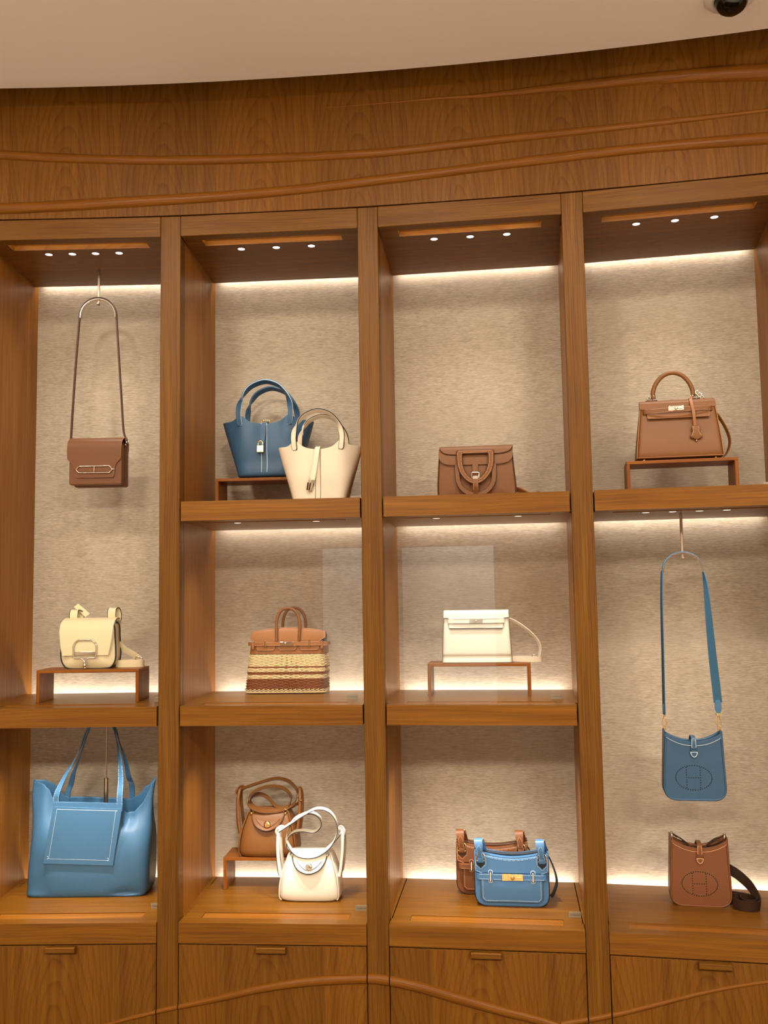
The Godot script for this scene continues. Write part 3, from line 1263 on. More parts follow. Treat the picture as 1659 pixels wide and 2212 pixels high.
func card(b: int, x: float, y: float, z: float, where: String) -> void:
	var t := thing("display_card", "small grey metal notice card " + where, "card", in_bay(b, x, y, z), "small notice cards on the shelves")
	var mb := MB.new(0.01)
	mb.box(Vector3(0, 0.75, -0.2), Vector3(3.1, 1.5, 0.12), 0.02)
	mb.box(Vector3(0, 0.05, -0.7), Vector3(3.1, 0.1, 1.1), 0.02)
	part(t, "plate", mb, M.card)
	var tm := TextMesh.new()
	tm.text = "For display only"
	var f := SystemFont.new()
	f.font_names = PackedStringArray(["Droid Sans"])
	tm.font = f
	tm.font_size = 24
	tm.depth = 0.0002
	tm.pixel_size = 0.00015
	var o := part_mesh(t, "lettering", tm, M.ink)
	o.position = Vector3(0, 0.0075, -0.0012)


func hanger(at: Transform3D, top: float, ceiling: float, rx: float, ry: float, label: String) -> void:
	var t := thing("bag_hanger", label, "hanger", at, "arched bag hangers")
	var mb := MB.new(0.01)
	mb.box(Vector3(0, (top + ceiling - 2.0) / 2, 0), Vector3(0.75, ceiling - top + 2.0, 0.35), 0.08)
	mb.box(Vector3(0.0, top - 1.6, 0.35), Vector3(0.9, 0.5, 1.0), 0.1)
	part(t, "rod", mb, M.steel)
	var pts := PackedVector3Array()
	for i in 25:
		var a := PI - PI * i / 24.0
		pts.append(Vector3(cos(a) * rx, top - ry + sin(a) * ry - 0.2, 0))
	pts.insert(0, pts[0] - Vector3(0, 0.5, 0))
	pts.append(pts[-1] - Vector3(0, 0.5, 0))
	mb = MB.new(0.01)
	mb.ribbon(pts, Vector3(0, 0, 1), 2.0, 0.22)
	part(t, "cradle", mb, M.silver)


# ------------------------------------------------------------------ bags
func bags() -> void:
	hanging_flap_bag()
	buckle_bag()
	tote_bag()
	bucket_bag(true)
	bucket_bag(false)
	wicker_bag()
	doctor_bag(true)
	doctor_bag(false)
	ring_handle_bag()
	satchel_bag()
	messenger_bag(true)
	messenger_bag(false)
	top_handle_bag()
	perforated_bag(true)
	perforated_bag(false)


func edge_lines(mb: MB, pts: PackedVector3Array, wdir: Vector3, w: float, r: float) -> void:
	for s in [-0.5, 0.5]:
		var line := PackedVector3Array()
		for i in pts.size():
			var t := (pts[mini(i + 1, pts.size() - 1)] - pts[maxi(i - 1, 0)]).normalized()
			line.append(pts[i] + (wdir - t * wdir.dot(t)).normalized() * w * s)
		mb.tube(line, r, 5)


func loop_strap(mb: MB, pts: Array, w: float, t: float, wdir := Vector3(0, 0, 1), n := 6) -> void:
	mb.ribbon(curve3(Q3(pts), n), wdir, w, t)


func hanging_flap_bag() -> void:
	var t := thing("crossbody_bag", "small chestnut tan flap bag hanging on a long thin strap from a silver arched hanger", "handbag", in_bay(0, 0, 1.88, -0.21))
	var mb := MB.new()
	mb.slab(rrect(-7.6, 1.3, 8.3, 13.8, 0.8), -2.6, -0.3, 0.25)
	part(t, "front_compartment", mb, M.chestnut)
	mb = MB.new()
	mb.slab(rrect(-7.3, 1.0, 8.5, 14.4, 0.8), -6.4, -3.6, 0.25)
	part(t, "back_compartment", mb, M.chestnut)
	mb = MB.new()
	mb.slab(rrect(-6.9, 1.7, 7.8, 13.2, 0.6), -3.8, -2.5, 0.1)
	part(t, "gusset", mb, M.tan_dark)
	# flap: from the back over the top to its shaped tongue
	var rows := [[12.0, -6.6, -7.3, 8.4], [14.2, -6.3, -7.5, 8.5], [15.4, -5.0, -7.7, 8.5], [15.75, -3.2, -7.8, 8.5], [15.45, -1.5, -7.9, 8.4], [14.6, -0.4, -8.0, 8.3], [13.2, 0.05, -8.1, 8.2], [11.5, 0.12, -8.15, 8.05], [9.5, 0.12, -8.05, 7.95], [8.95, 0.12, -7.9, 7.85], [8.45, 0.12, -7.35, 7.3], [7.9, 0.12, -6.75, 6.8], [7.3, 0.12, -6.2, 6.4], [6.5, 0.12, -5.75, 6.2], [5.4, 0.12, -5.65, 6.1], [4.2, 0.12, -5.6, 6.05], [3.75, 0.12, -5.4, 5.85], [3.5, 0.12, -5.05, 5.5]]
	flap(t, rows, 0.3, M.chestnut, M.tan_edge)
	# long octagonal ring clasp
	mb = MB.new()
	mb.tube(round_ring(P2([-5.3, 5.8, -4.4, 4.85, 4.8, 4.75, 5.7, 5.75, 4.8, 6.8, -4.4, 6.8]), 0.35, 0.62), 0.17, 8, true)
	mb.tube(Q3([0.2, 4.85, 0.62, 0.2, 6.75, 0.62]), 0.17)
	mb.tube(Q3([-5.9, 5.8, 0.5, -5.2, 5.8, 0.62]), [0.08, 0.24])
	mb.tube(Q3([5.6, 5.78, 0.62, 6.3, 5.78, 0.5]), [0.24, 0.08])
	part(t, "ring_clasp", mb, M.silver)
	mb = MB.new()
	mb.tube(round_ring(P2([8.5, 14.2, 9.3, 14.6, 9.2, 15.8, 8.4, 15.6]), 0.3, -3.6), 0.16, 6, true)
	mb.ball(V(8.9, 14.4, -2.9), 0.4)
	mb.ball(V(8.6, 13.6, -2.8), 0.3)
	part(t, "strap_ring", mb, M.silver)
	mb = MB.new()
	var pts := PackedVector3Array()
	pts.append(V(-8.2, 14.0, -3.7))
	for q in [[-8.4, 16.0], [-7.9, 27.0], [-7.2, 40.0], [-6.3, 53.6]]:
		pts.append(V(q[0], q[1], -3.7))
	for i in 19:
		var a := PI - PI * i / 18.0
		pts.append(V(-0.55 + cos(a) * 5.7, 54.0 + sin(a) * 5.85, -3.7))
	for q in [[5.2, 53.0], [6.1, 40.0], [7.0, 27.5], [7.7, 18.0], [8.6, 15.6]]:
		pts.append(V(q[0], q[1], -3.7))
	mb.ribbon(curve3(pts, 3), Vector3(0, 0, 1), 1.0, 0.42)
	part(t, "shoulder_strap", mb, M.tan_dark)


func round_ring(o: PackedVector2Array, r: float, z: float) -> PackedVector3Array:
	return MB.lift(round_poly(o, r), z)


func flap(t: Node3D, rows: Array, thick: float, mat: Material, edge: Material, called := "flap") -> void:
	# rows: [height, depth, left, right] from back to front edge
	var n := rows.size()
	var s := []
	for i in n - 1:
		var a := Vector2(rows[i][1], rows[i][0])
		var b := Vector2(rows[i + 1][1], rows[i + 1][0])
		var l0 := a.distance_to(b)
		var pa := Vector2(rows[maxi(i - 1, 0)][1], rows[maxi(i - 1, 0)][0])
		var pb := Vector2(rows[mini(i + 2, n - 1)][1], rows[mini(i + 2, n - 1)][0])
		for j in 3:
			var q := a.cubic_interpolate(b, a + (pa - a).limit_length(l0), b + (pb - b).limit_length(l0), j / 3.0)
			s.append([q, lerpf(rows[i][2], rows[i + 1][2], j / 3.0), lerpf(rows[i][3], rows[i + 1][3], j / 3.0)])
	s.append([Vector2(rows[n - 1][1], rows[n - 1][0]), rows[n - 1][2], rows[n - 1][3]])
	var m := s.size()
	var outer := []
	var inner := []
	for i in m:
		var t2: Vector2 = (s[mini(i + 1, m - 1)][0] - s[maxi(i - 1, 0)][0]).normalized()
		var out := Vector3(0, t2.x, -t2.y) * thick * 0.5
		var c := V(0, s[i][0].y, s[i][0].x)
		outer.append(PackedVector3Array([c + V(s[i][1], 0, 0) + out, c + V(s[i][2], 0, 0) + out]))
		inner.append(PackedVector3Array([c + V(s[i][2], 0, 0) - out, c + V(s[i][1], 0, 0) - out]))
	var mb := MB.new()
	mb.loft(outer, false, false, false, 2)
	mb.loft(inner, false, false, false, 3)
	mb.smooth(-1)
	for i in m - 1:
		mb.quad(outer[i][0], outer[i + 1][0], inner[i + 1][1], inner[i][1])
		mb.quad(outer[i + 1][1], outer[i][1], inner[i][0], inner[i + 1][0])
	mb.quad(outer[m - 1][0], outer[m - 1][1], inner[m - 1][0], inner[m - 1][1])
	mb.quad(outer[0][1], outer[0][0], inner[0][1], inner[0][0])
	var fm := part(t, called, mb, mat)
	if edge == null:
		return
	mb = MB.new()
	var l := PackedVector3Array()
	var r := PackedVector3Array()
	for i in m:
		l.append((outer[i][0] + inner[i][1]) * 0.5)
		r.append((outer[i][1] + inner[i][0]) * 0.5)
	r.reverse()
	l.append_array(r)
	mb.tube(l, thick * 0.42, 6)
	part(fm, called + "_edge", mb, edge)


func loop_edge(o: Node3D, pts: Array) -> void:
	var mb := MB.new()
	edge_lines(mb, curve3(Q3(pts), 6), Vector3(1, 0, -0.25), 2.2, 0.14)
	part(o, "loop_edge", mb, M.edge_dark)


func buckle_bag() -> void:
	var t := thing("shoulder_bag", "ivory flap bag with a big silver buckle standing on a wooden riser", "handbag", in_bay(0, 0, MID + 0.0925, -0.15))
	var o := curve2(P2([-7.0, 8.0, -7.3, 4.9, -7.15, 2.7, -6.3, 0.9, -4.7, 0.12, 0.2, 0.05, 6.1, 0.15, 7.7, 0.95, 8.5, 2.9, 8.5, 6.0, 8.3, 9.1, 8.0, 12.3, 6.0, 13.2, -5.0, 13.2, -6.9, 12.0]), 4)
	var mb := MB.new()
	mb.slab(o, -2.6, -0.9, 0.4, 1.3)
	part(t, "front_body", mb, M.cream)
	mb = MB.new()
	mb.slab(MB.inset(ccw(o), 0.15), -6.5, -2.5, 0.3)
	part(t, "gusset", mb, M.cream)
	mb = MB.new()
	mb.tube(MB.lift(MB.inset(ccw(o), -0.06), -1.0), 0.2, 6, true)
	mb.tube(MB.lift(MB.inset(ccw(o), 0.05), -6.3), 0.16, 6, true)
	part(t, "edge_piping", mb, M.edge_dark)
	flap(t, [[10.0, -6.9, -7.2, 8.2], [12.8, -6.8, -7.2, 8.3], [14.1, -5.6, -6.9, 8.4], [14.5, -4.0, -6.7, 8.45], [14.35, -2.2, -6.7, 8.4], [13.6, -0.7, -7.0, 8.3], [12.4, 0.15, -7.2, 8.2], [10.5, 0.55, -7.25, 8.05], [8.0, 0.75, -6.95, 7.75], [6.2, 0.8, -6.7, 7.4], [4.5, 0.72, -6.4, 7.0], [3.95, 0.7, -6.25, 6.85]], 0.26, M.cream, M.sand)
	# the stirrup-shaped buckle
	mb = MB.new()
	var fr := round_poly(P2([-2.85, 3.2, 3.65, 3.2, 3.75, 7.0, 2.6, 8.35, -1.8, 8.35, -2.9, 7.0]), [0.5, 0.5, 0.8, 1.0, 1.0, 0.8])
	mb.tube(MB.lift(fr, 1.35), 0.24, 8, true)
	mb.slab(P2([-2.6, 4.0, 3.4, 4.0, 3.4, 5.0, -2.6, 5.0]), 0.7, 1.1, 0.1)
	mb.tube(curve3(Q3([-0.9, 3.2, 1.35, 0.2, 2.5, 1.5, 0.35, 1.5, 1.5, 0.45, 0.3, 1.3]), 4), 0.22)
	mb.tube(curve3(Q3([1.7, 3.2, 1.35, 0.6, 2.5, 1.5, 0.45, 1.5, 1.5, 0.45, 0.3, 1.3]), 4), 0.22)
	mb.ball(V(0.42, 1.2, 1.5), 0.5, 1, 1.4, 0.8)
	mb.ball(V(0.42, 0.45, 1.2), 0.55, 1, 0.8, 0.8)
	part(t, "buckle", mb, M.silver)
	mb = MB.new()
	loop_strap(mb, [-4.5, 12.8, -3.2, -4.5, 15.4, -3.0, -4.4, 16.7, -3.5, -4.1, 16.6, -4.6, -3.6, 15.8, -5.8, -3.4, 14.3, -5.2], 2.2, 0.22, Vector3(1, 0, -0.25))
	loop_edge(part(t, "strap_loop", mb, M.cream), [-4.5, 12.8, -3.2, -4.5, 15.4, -3.0, -4.4, 16.7, -3.5, -4.1, 16.6, -4.6, -3.6, 15.8, -5.8, -3.4, 14.3, -5.2])
	mb = MB.new()
	loop_strap(mb, [6.7, 12.8, -3.2, 6.7, 15.6, -2.9, 6.8, 17.0, -3.4, 7.2, 17.1, -4.6, 7.6, 15.8, -5.4, 7.6, 13.6, -5.4], 2.2, 0.22, Vector3(1, 0, -0.25))
	loop_edge(part(t, "strap_loop", mb, M.cream), [6.7, 12.8, -3.2, 6.7, 15.6, -2.9, 6.8, 17.0, -3.4, 7.2, 17.1, -4.6, 7.6, 15.8, -5.4, 7.6, 13.6, -5.4])
	mb = MB.new()
	loop_strap(mb, [-1.2, 15.2, -5.4, -2.6, 16.4, -5.6, -4.9, 18.2, -6.0], 1.7, 0.22, Vector3(0.5, 0.5, -0.5))
	part(t, "strap_tip", mb, M.cream)
	mb = MB.new()
	loop_strap(mb, [7.8, 7.0, -6.0, 9.5, 5.2, -6.2, 12.0, 3.7, -6.4, 14.0, 2.3, -6.4], 1.9, 0.2, Vector3(0.4, 0.8, 0.35))
	var lp := curve3(Q3([8.0, 1.15, -3.5, 10.0, 1.15, -2.6, 13.0, 1.15, -2.6, 15.3, 1.15, -3.2, 15.9, 1.15, -4.4, 15.0, 1.15, -5.8, 12.0, 1.15, -6.6, 9.0, 1.15, -6.2]), 6)
	mb.ribbon(lp, Vector3(0, 1, 0), 2.1, 0.2)
	part(t, "shoulder_strap", mb, M.cream)
	mb = MB.new()
	mb.tube(round_ring(P2([13.0, 2.0, 15.0, 1.6, 15.2, 2.6, 13.2, 3.2]), 0.2, -5.6), 0.12, 6, true)
	part(t, "strap_buckle", mb, M.silver)


func tote_bag() -> void:
	var t := thing("tote_bag", "large blue leather tote with a white-stitched front flap and tall handles", "handbag", in_bay(0, 0, SILL, -0.213))
	var rows := [[0.0, -18.4, 15.6, -11.8, -0.4, 9.0], [0.5, -18.8, 16.0, -12.4, 0.1, 9.0], [2.0, -18.8, 16.6, -12.8, 0.5, 7.0], [6.5, -18.9, 16.9, -12.8, 0.9, 6.0], [12.0, -18.6, 17.1, -12.6, 1.0, 5.0], [17.0, -18.4, 17.2, -12.4, 0.6, 4.0], [21.0, -18.7, 16.9, -11.8, 0.4, 3.2], [25.0, -19.2, 16.9, -11.2, 0.2, 2.8], [28.5, -19.0, 17.6, -11.0, 0.0, 2.6]]
	var rings := body_rings(rows, 5, 96)
	var shaped := []
	var m := rings.size()
	for i in m:
		shaped.append(tote_warp(rings[i], float(i) / (m - 1), 0.0))
	for i in range(m - 1, m - 12, -1):
		shaped.append(tote_warp(rings[i], float(i) / (m - 1), 0.22))
	var mb := MB.new()
	mb.loft(shaped, true, true, true)
	part(t, "body", mb, M.blue)
	# front flap with stitching
	var fl := P2([-13.1, 10.0, 7.3, 9.2, 9.6, 25.2, -10.4, 26.0])
	mb = MB.new()
	mb.slab(fl, 1.15, 1.5, 0.08)
	var fm := part(t, "front_flap", mb, M.blue)
	mb = MB.new()
	var inn := MB.inset(fl, 1.45)
	mb.dashes(MB.lift(PackedVector2Array([inn[3] + Vector2(0, 0.9), inn[0], inn[1], inn[2] + Vector2(0, 0.9)]), 1.51), Vector3(0, 0, 1), 0.32, 0.12, 0.08)
	mb.dashes(MB.lift(PackedVector2Array([Vector2(-9.2, 25.3), Vector2(8.4, 24.6)]), 1.51), Vector3(0, 0, 1), 0.32, 0.12, 0.14)
	for q in [inn[0], inn[1]]:
		mb.dashes(Q3([q.x - 0.5, q.y - 0.2, 1.51, q.x + 0.5, q.y + 0.8, 1.36]), Vector3(0, 0, 1), 0.5, 0.1, 0.16)
		mb.dashes(Q3([q.x - 0.5, q.y + 0.8, 1.51, q.x + 0.5, q.y - 0.2, 1.36]), Vector3(0, 0, 1), 0.5, 0.1, 0.16)
	part(fm, "stitching", mb, M.thread_blue)
	mb = MB.new()
	mb.slab(P2([-10.5, 25.9, 9.8, 25.1, 9.75, 26.7, -8.6, 27.3, -10.5, 27.3]), 0.7, 1.25, 0.08)
	part(t, "top_band", mb, M.blue)
	for f in [true, false]:
		var z := 0.95 if f else -10.4
		var dx := 0.0 if f else -0.9
		mb = MB.new()
		var pts := Q3([-9.7 + dx, 24.8 if f else 21.0, z, -9.75 + dx, 27.5, z, -9.3 + dx * 0.5, 30.0, z, -7.9, 34.0, z * 0.6 - 1.4, -6.2, 37.6, z * 0.4 - 2.6, -4.4, 42.0, -4.0 + z * 0.15, -3.0, 46.5, -4.6 + z * 0.1, -1.0, 49.5, -4.8, 1.6, 50.4, -4.8, 3.9, 49.5, -4.8, 5.4, 46.8, -4.6 + z * 0.1, 6.5, 43.0, -4.0 + z * 0.15, 7.9, 38.0, z * 0.4 - 2.6, 8.6, 33.0, z * 0.6 - 1.4, 8.9, 29.0, z, 8.8, 24.4 if f else 20.5, z])
		if not f:
			for i in pts.size():
				pts[i].x += 0.25
				pts[i].y -= 0.25
		var wd := []
		var cp := curve3(pts, 5)
		for i in cp.size():
			var k := absf(i / float(cp.size() - 1) * 2.0 - 1.0)
			wd.append(Vector3(1, 0, 0).lerp(Vector3(0.15, 0, 1), 1.0 - smoothstep(0.25, 0.95, k)) if f else Vector3(1, 0, 0.2).lerp(Vector3(0.15, 0, 1), 1.0 - smoothstep(0.25, 0.95, k)))
		mb.ribbon(cp, wd, 1.75, 0.3)
		var hm := part(t, "handle", mb, M.blue)
		if f:
			mb = MB.new()
			for s in [-1, 1]:
				var line := PackedVector3Array()
				for i in cp.size():
					if cp[i].y < 37.0:
						line.append(cp[i] + (wd[i] as Vector3).normalized() * s * 0.72 + V(0, 0, 0.16))
					elif line.size():
						mb.dashes(line, Vector3(0, 0, 1), 0.32, 0.12, 0.07)
						line = PackedVector3Array()
				if line.size() > 1:
					mb.dashes(line, Vector3(0, 0, 1), 0.32, 0.12, 0.07)
			part(hm, "stitching", mb, M.thread_blue)
	# the prop inside the bag that carries the handles
	var st := thing("handbag_stand", "slim steel display prop rising behind the blue tote to hold its handles", "stand", in_bay(0, 0.027, SILL, -0.272))
	mb = MB.new()
	mb.tube(Q3([0, 0.6, 0, 0, 32.6, 0]), 0.65, 12)
	part(st, "tube", mb, M.steel)
	mb = MB.new()
	mb.tube(Q3([0, 32.5, 0, 0, 49.2, 0]), 0.22, 8)
	part(st, "rod", mb, M.steel)
	mb = MB.new()
	mb.box(V(0, 49.5, 1.0), V(2.6, 0.4, 4.0), 0.15)
	part(st, "cradle", mb, M.steel)


const TOTE_FRONT := [-19.5, 32.0, -17.0, 32.0, -15.5, 31.6, -13.8, 30.2, -12.4, 27.6, -11.3, 25.4, -10.0, 25.2, 8.8, 24.6, 9.8, 22.9, 11.9, 23.3, 14.0, 25.2, 15.6, 28.0, 16.8, 31.2, 18.0, 32.6]
const TOTE_BACK := [-19.5, 32.3, -16.5, 32.2, -14.0, 31.0, -12.0, 27.9, -10.5, 26.4, 9.4, 25.6, 11.3, 26.8, 15.3, 30.3, 18.0, 32.8]


func rim_height(x: float, a: Array) -> float:
	for i in range(0, a.size() - 2, 2):
		if x <= a[i + 2]:
			return lerpf(a[i + 1], a[i + 3], smoothstep(a[i], a[i + 2], x))
	return a[-1]


func tote_warp(ring: PackedVector3Array, v: float, inner: float) -> PackedVector3Array:
	var r := PackedVector3Array()
	for p in ring:
		var q := p
		var cx := -0.9
		var u := (q.x - cx) / 17.8
		var top := smoothstep(0.55, 1.0, v)
		# the rim rises at the corners, which pinch together, and scoops behind the flap
		var front := q.z > -5.8
		var want := rim_height(q.x, TOTE_FRONT if front else TOTE_BACK)
		q.y = lerpf(q.y, q.y / 28.5 * want, top)
		var mid := -5.8
		var pinch := top * smoothstep(0.45, 1.0, absf(u)) * 0.72
		q.z = lerpf(q.z, mid, pinch)
		# folds in the soft leather
		if q.z > mid:
			q.z += 0.4 * sin(u * 5.0 + v * 7.0) * smoothstep(0.05, 0.3, v) * (1.0 - top) * smoothstep(0.5, 0.75, absf(u))
			q.z -= 0.9 * exp(-pow((u - 0.62) / 0.16, 2.0) - pow((v - 0.20) / 0.05, 2.0))
			q.z -= 2.2 * exp(-pow((absf(u) - 0.62) / 0.1, 2.0)) * smoothstep(0.6, 0.95, v)
		if inner > 0.0:
			var c := Vector3(cx, q.y, mid)
			q = c + (q - c) * Vector3(1.0 - inner / 18.0, 1.0, 1.0 - inner * 2.0 / 6.0)
		r.append(q)
	return r


func bucket_bag(navy: bool) -> void:
	var t: Node3D
	var s := 1.0
	var sy := 1.0
	var mat: Material = M.blue_deep if navy else M.sand
	var edge: Material = M.blue_deep if navy else M.edge_dark
	if navy:
		t = thing("bucket_bag", "navy blue bucket bag with a gold padlock on the upper shelf riser", "handbag", in_bay(1, -0.066, UPPER + 0.0925, -0.318), "bucket bags on the upper shelf")
		s = 1.0
	else:
		t = thing("bucket_bag", "cream pebbled leather bucket bag with a silver padlock at the edge of the upper shelf", "handbag", in_bay(1, 0.118, UPPER, -0.165), "bucket bags on the upper shelf")
		s = 0.87
		sy = 0.95
	var y0 := 0.55 if navy else 0.0
	var rows := [[0.0, -8.2, 8.2, -6.0, 6.0, 6.0], [0.35, -8.7, 8.7, -6.6, 6.6, 6.0], [1.6, -9.1, 9.1, -6.8, 6.9, 5.0], [5.0, -10.2, 10.2, -6.8, 6.9, 4.0], [10.0, -11.9, 11.9, -6.7, 6.7, 3.0], [13.0, -12.9, 12.9, -6.6, 6.6, 2.6], [16.2, -13.9, 13.9, -6.4, 6.4, 2.3], [17.2, -14.2, 14.2, -6.3, 6.3, 2.2]]
	var rings := body_rings(rows, 4, 88)
	var m := rings.size()
	var shaped := []
	for i in m:
		shaped.append(bucket_warp(rings[i], float(i) / (m - 1), 0.0, Vector3(s, sy, s), y0))
	for i in range(m - 1, 3, -2):
		shaped.append(bucket_warp(rings[i], float(i) / (m - 1), 0.3, Vector3(s, sy, s), y0))
	var mb := MB.new()
	mb.loft(shaped, true, true, true)
	part(t, "body", mb, mat)
	# two handles, each a padded strap with rounded ends lying on the body
	for f in [1.0, -1.0]:
		mb = MB.new()
		var z: float = 5.6 * f
		var pts := Q3([-7.6, 16.2, z + 0.75 * f, -7.9, 18.4, z + 0.9 * f, -8.0, 21.0, z + 0.7 * f, -7.5, 23.8, z + 0.3 * f, -6.2, 26.6, z - 0.2 * f, -3.9, 28.8, z - 0.6 * f, 0.0, 30.0, z - 0.8 * f, 3.9, 28.8, z - 0.6 * f, 6.2, 26.6, z - 0.2 * f, 7.5, 23.8, z + 0.3 * f, 8.0, 21.0, z + 0.7 * f, 7.9, 18.4, z + 0.9 * f, 7.6, 16.2, z + 0.75 * f])
		var cp := curve3(pts, 6)
		var wd := []
		var ww := []
		var n := cp.size()
		for i in n:
			var k := absf(i / float(n - 1) * 2.0 - 1.0)
			cp[i] = V(cp[i].x * s, 18.4 * sy + (cp[i].y - 18.9) * (1.0 if navy else 0.84) + y0, cp[i].z * s)
			wd.append(Vector3(1, 0, 0.15).lerp(Vector3(0.0, 0.42, 1.0), 1.0 - smoothstep(0.25, 0.72, k)))
			var w := 1.5 + 0.55 * (1.0 - smoothstep(0.3, 0.75, k))
			if k > 0.95:
				w *= sqrt(maxf(0.06, 1.0 - pow((k - 0.95) / 0.05, 2.0)))
			ww.append(w * s)
		mb.ribbon(cp, wd, ww, 0.55 * s)
		var h := part(t, "handle", mb, mat)
		if not navy or f > 0:
			mb = MB.new()
			for sd in [-1, 1]:
				var line := PackedVector3Array()
				for i in n:
					line.append(cp[i] + (wd[i] as Vector3).normalized() * sd * ww[i] * 0.49 + V(0, 0, 0.0))
				mb.tube(line, 0.19 if not navy else 0.1, 5)
			part(h, "edge_paint", mb, edge if not navy else M.thread_blue)
	# closing strap over the middle, with its loop and padlock
	var lean := -0.6 if navy else -1.5
	mb = MB.new()
	var sp := Q3([0.0, 16.6, -5.6, 0.0, 17.6, -2.0, 0.0, 17.9, 2.0, 0.0, 17.5, 5.6, -0.1, 16.3, 7.2, lean * 0.5, 13.0, 7.6, lean, 10.4, 8.0] if navy else [0.0, 17.2, -5.6, 0.0, 18.2, -2.0, 0.0, 18.4, 2.0, 0.0, 17.9, 5.6, -0.1, 16.6, 7.2, lean * 0.5, 12.0, 8.0, lean, 7.6, 8.6])
	var cs := curve3(sp, 6)
	for i in cs.size():
		cs[i] = cs[i] * V(s, sy, s) + V(0, y0 - 1.0, 0)
	mb.ribbon(cs, Vector3(1, 0, 0), 1.55 * s, 0.3)
	part(t, "closing_strap", mb, mat)
	mb = MB.new()
	for x in [-0.85, 0.85]:
		var line := PackedVector3Array()
		for i in 13:
			var y := 1.2 + 15.0 * i / 12.0
			line.append(V(x * s, y * sy + y0, (bucket_front(y) + 0.12) * s))
		if navy:
			mb.ribbon(line, Vector3(1, 0, 0), 0.14, 0.12)
		else:
			mb.ribbon(line, Vector3(1, 0, 0), 0.12, 0.1)
	part(t, "strap_seam", mb, M.thread_blue if navy else M.edge_grey)
	var metal: Material = M.gold if navy else M.silver
	mb = MB.new()
	mb.tube(round_ring(P2([-1.2, 16.9, 1.2, 16.9, 1.2, 18.7, -1.2, 18.7]), 0.3, 4.4), 0.17, 6, true)
	var bk := part(t, "strap_buckle", mb, metal)
	bk.transform = Transform3D(Basis().scaled(Vector3.ONE * s), Vector3(0, (y0 - 1.2) * 0.01, 0))
	mb = MB.new()
	var lx := -0.95 if navy else -2.1
	var ly := 9.0 if navy else 5.6
	if navy:
		mb.slab(rrect(-1.05, -1.3, 1.05, 0.8, 0.2), -0.45, 0.45, 0.12)
	else:
		mb.slab(rrect(-0.45, -1.4, 0.45, 0.9, 0.15), -1.0, 1.0, 0.12)
	mb.tube(curve3(Q3([-0.6, 0.7, 0, -0.65, 1.7, 0, 0, 2.2, 0, 0.65, 1.7, 0, 0.6, 0.7, 0] if navy else [0, 0.8, -0.6, 0, 1.7, -0.65, 0, 2.2, 0, 0, 1.7, 0.65, 0, 0.8, 0.6]), 4), 0.2)
	var lock := part(t, "padlock", mb, metal)
	lock.position = Vector3(lx, ly * sy + y0 - 0.6, (bucket_front(ly) + 1.1) * s) * 0.01
	if not navy:
		lock.rotation = Vector3(0, -0.6, -0.18)
	else:
		mb = MB.new()
		for q in [[-5.3, 4.6], [5.3, 4.6], [-5.3, -4.6], [5.3, -4.6]]:
			mb = MB.new()
			mb.lathe([[0.15, 0.0], [0.5, 0.1], [0.55, 0.3], [0.4, 0.6]], Transform3D(Basis(), V(q[0], 0, q[1])), 12)
			part(t, "foot_stud", mb, M.silver)


func bucket_front(y: float) -> float:
	return 6.95 - 0.25 * smoothstep(4.0, 16.0, y) - 0.5 * exp(-pow((y - 4.5) / 2.5, 2.0))


func bucket_warp(ring: PackedVector3Array, v: float, inner: float, s: Vector3, y0: float) -> PackedVector3Array:
	var r := PackedVector3Array()
	for p in ring:
		var q := p
		var half := lerpf(8.6, 14.6, v)
		var u := absf(q.x) / half
		var top := smoothstep(0.72, 1.0, v)
		# rim: peaks under the handles, a dip in the middle
		var x := absf(q.x)
		q.y += top * (1.7 * exp(-pow((x - 7.6) / 1.9, 2.0)) - 1.1 * exp(-pow(x / 4.5, 2.0)) + 0.2 * smoothstep(9.0, 14.0, x))
		# soft hollows either side of the strap
		var bow := 0.55 * exp(-pow((x - 7.5) / 2.6, 2.0)) * smoothstep(0.35, 0.9, v) - 0.35 * exp(-pow((x - 4.0) / 2.0, 2.0)) * smoothstep(0.4, 0.9, v)
		q.z += signf(q.z) * bow * smoothstep(0.4, 0.8, absf(q.z) / 6.0)
		q.z -= signf(q.z) * 0.5 * exp(-pow((q.y - 4.5) / 2.5, 2.0)) * (1.0 - 0.6 * u)
		if inner > 0.0:
			q = V(0, q.y, 0) + (q - V(0, q.y, 0)) * V(1.0 - inner / half, 1.0, 1.0 - inner / 6.0)
			q.y = maxf(q.y, 0.6)
		r.append(q * s + V(0, y0, 0))
	return r


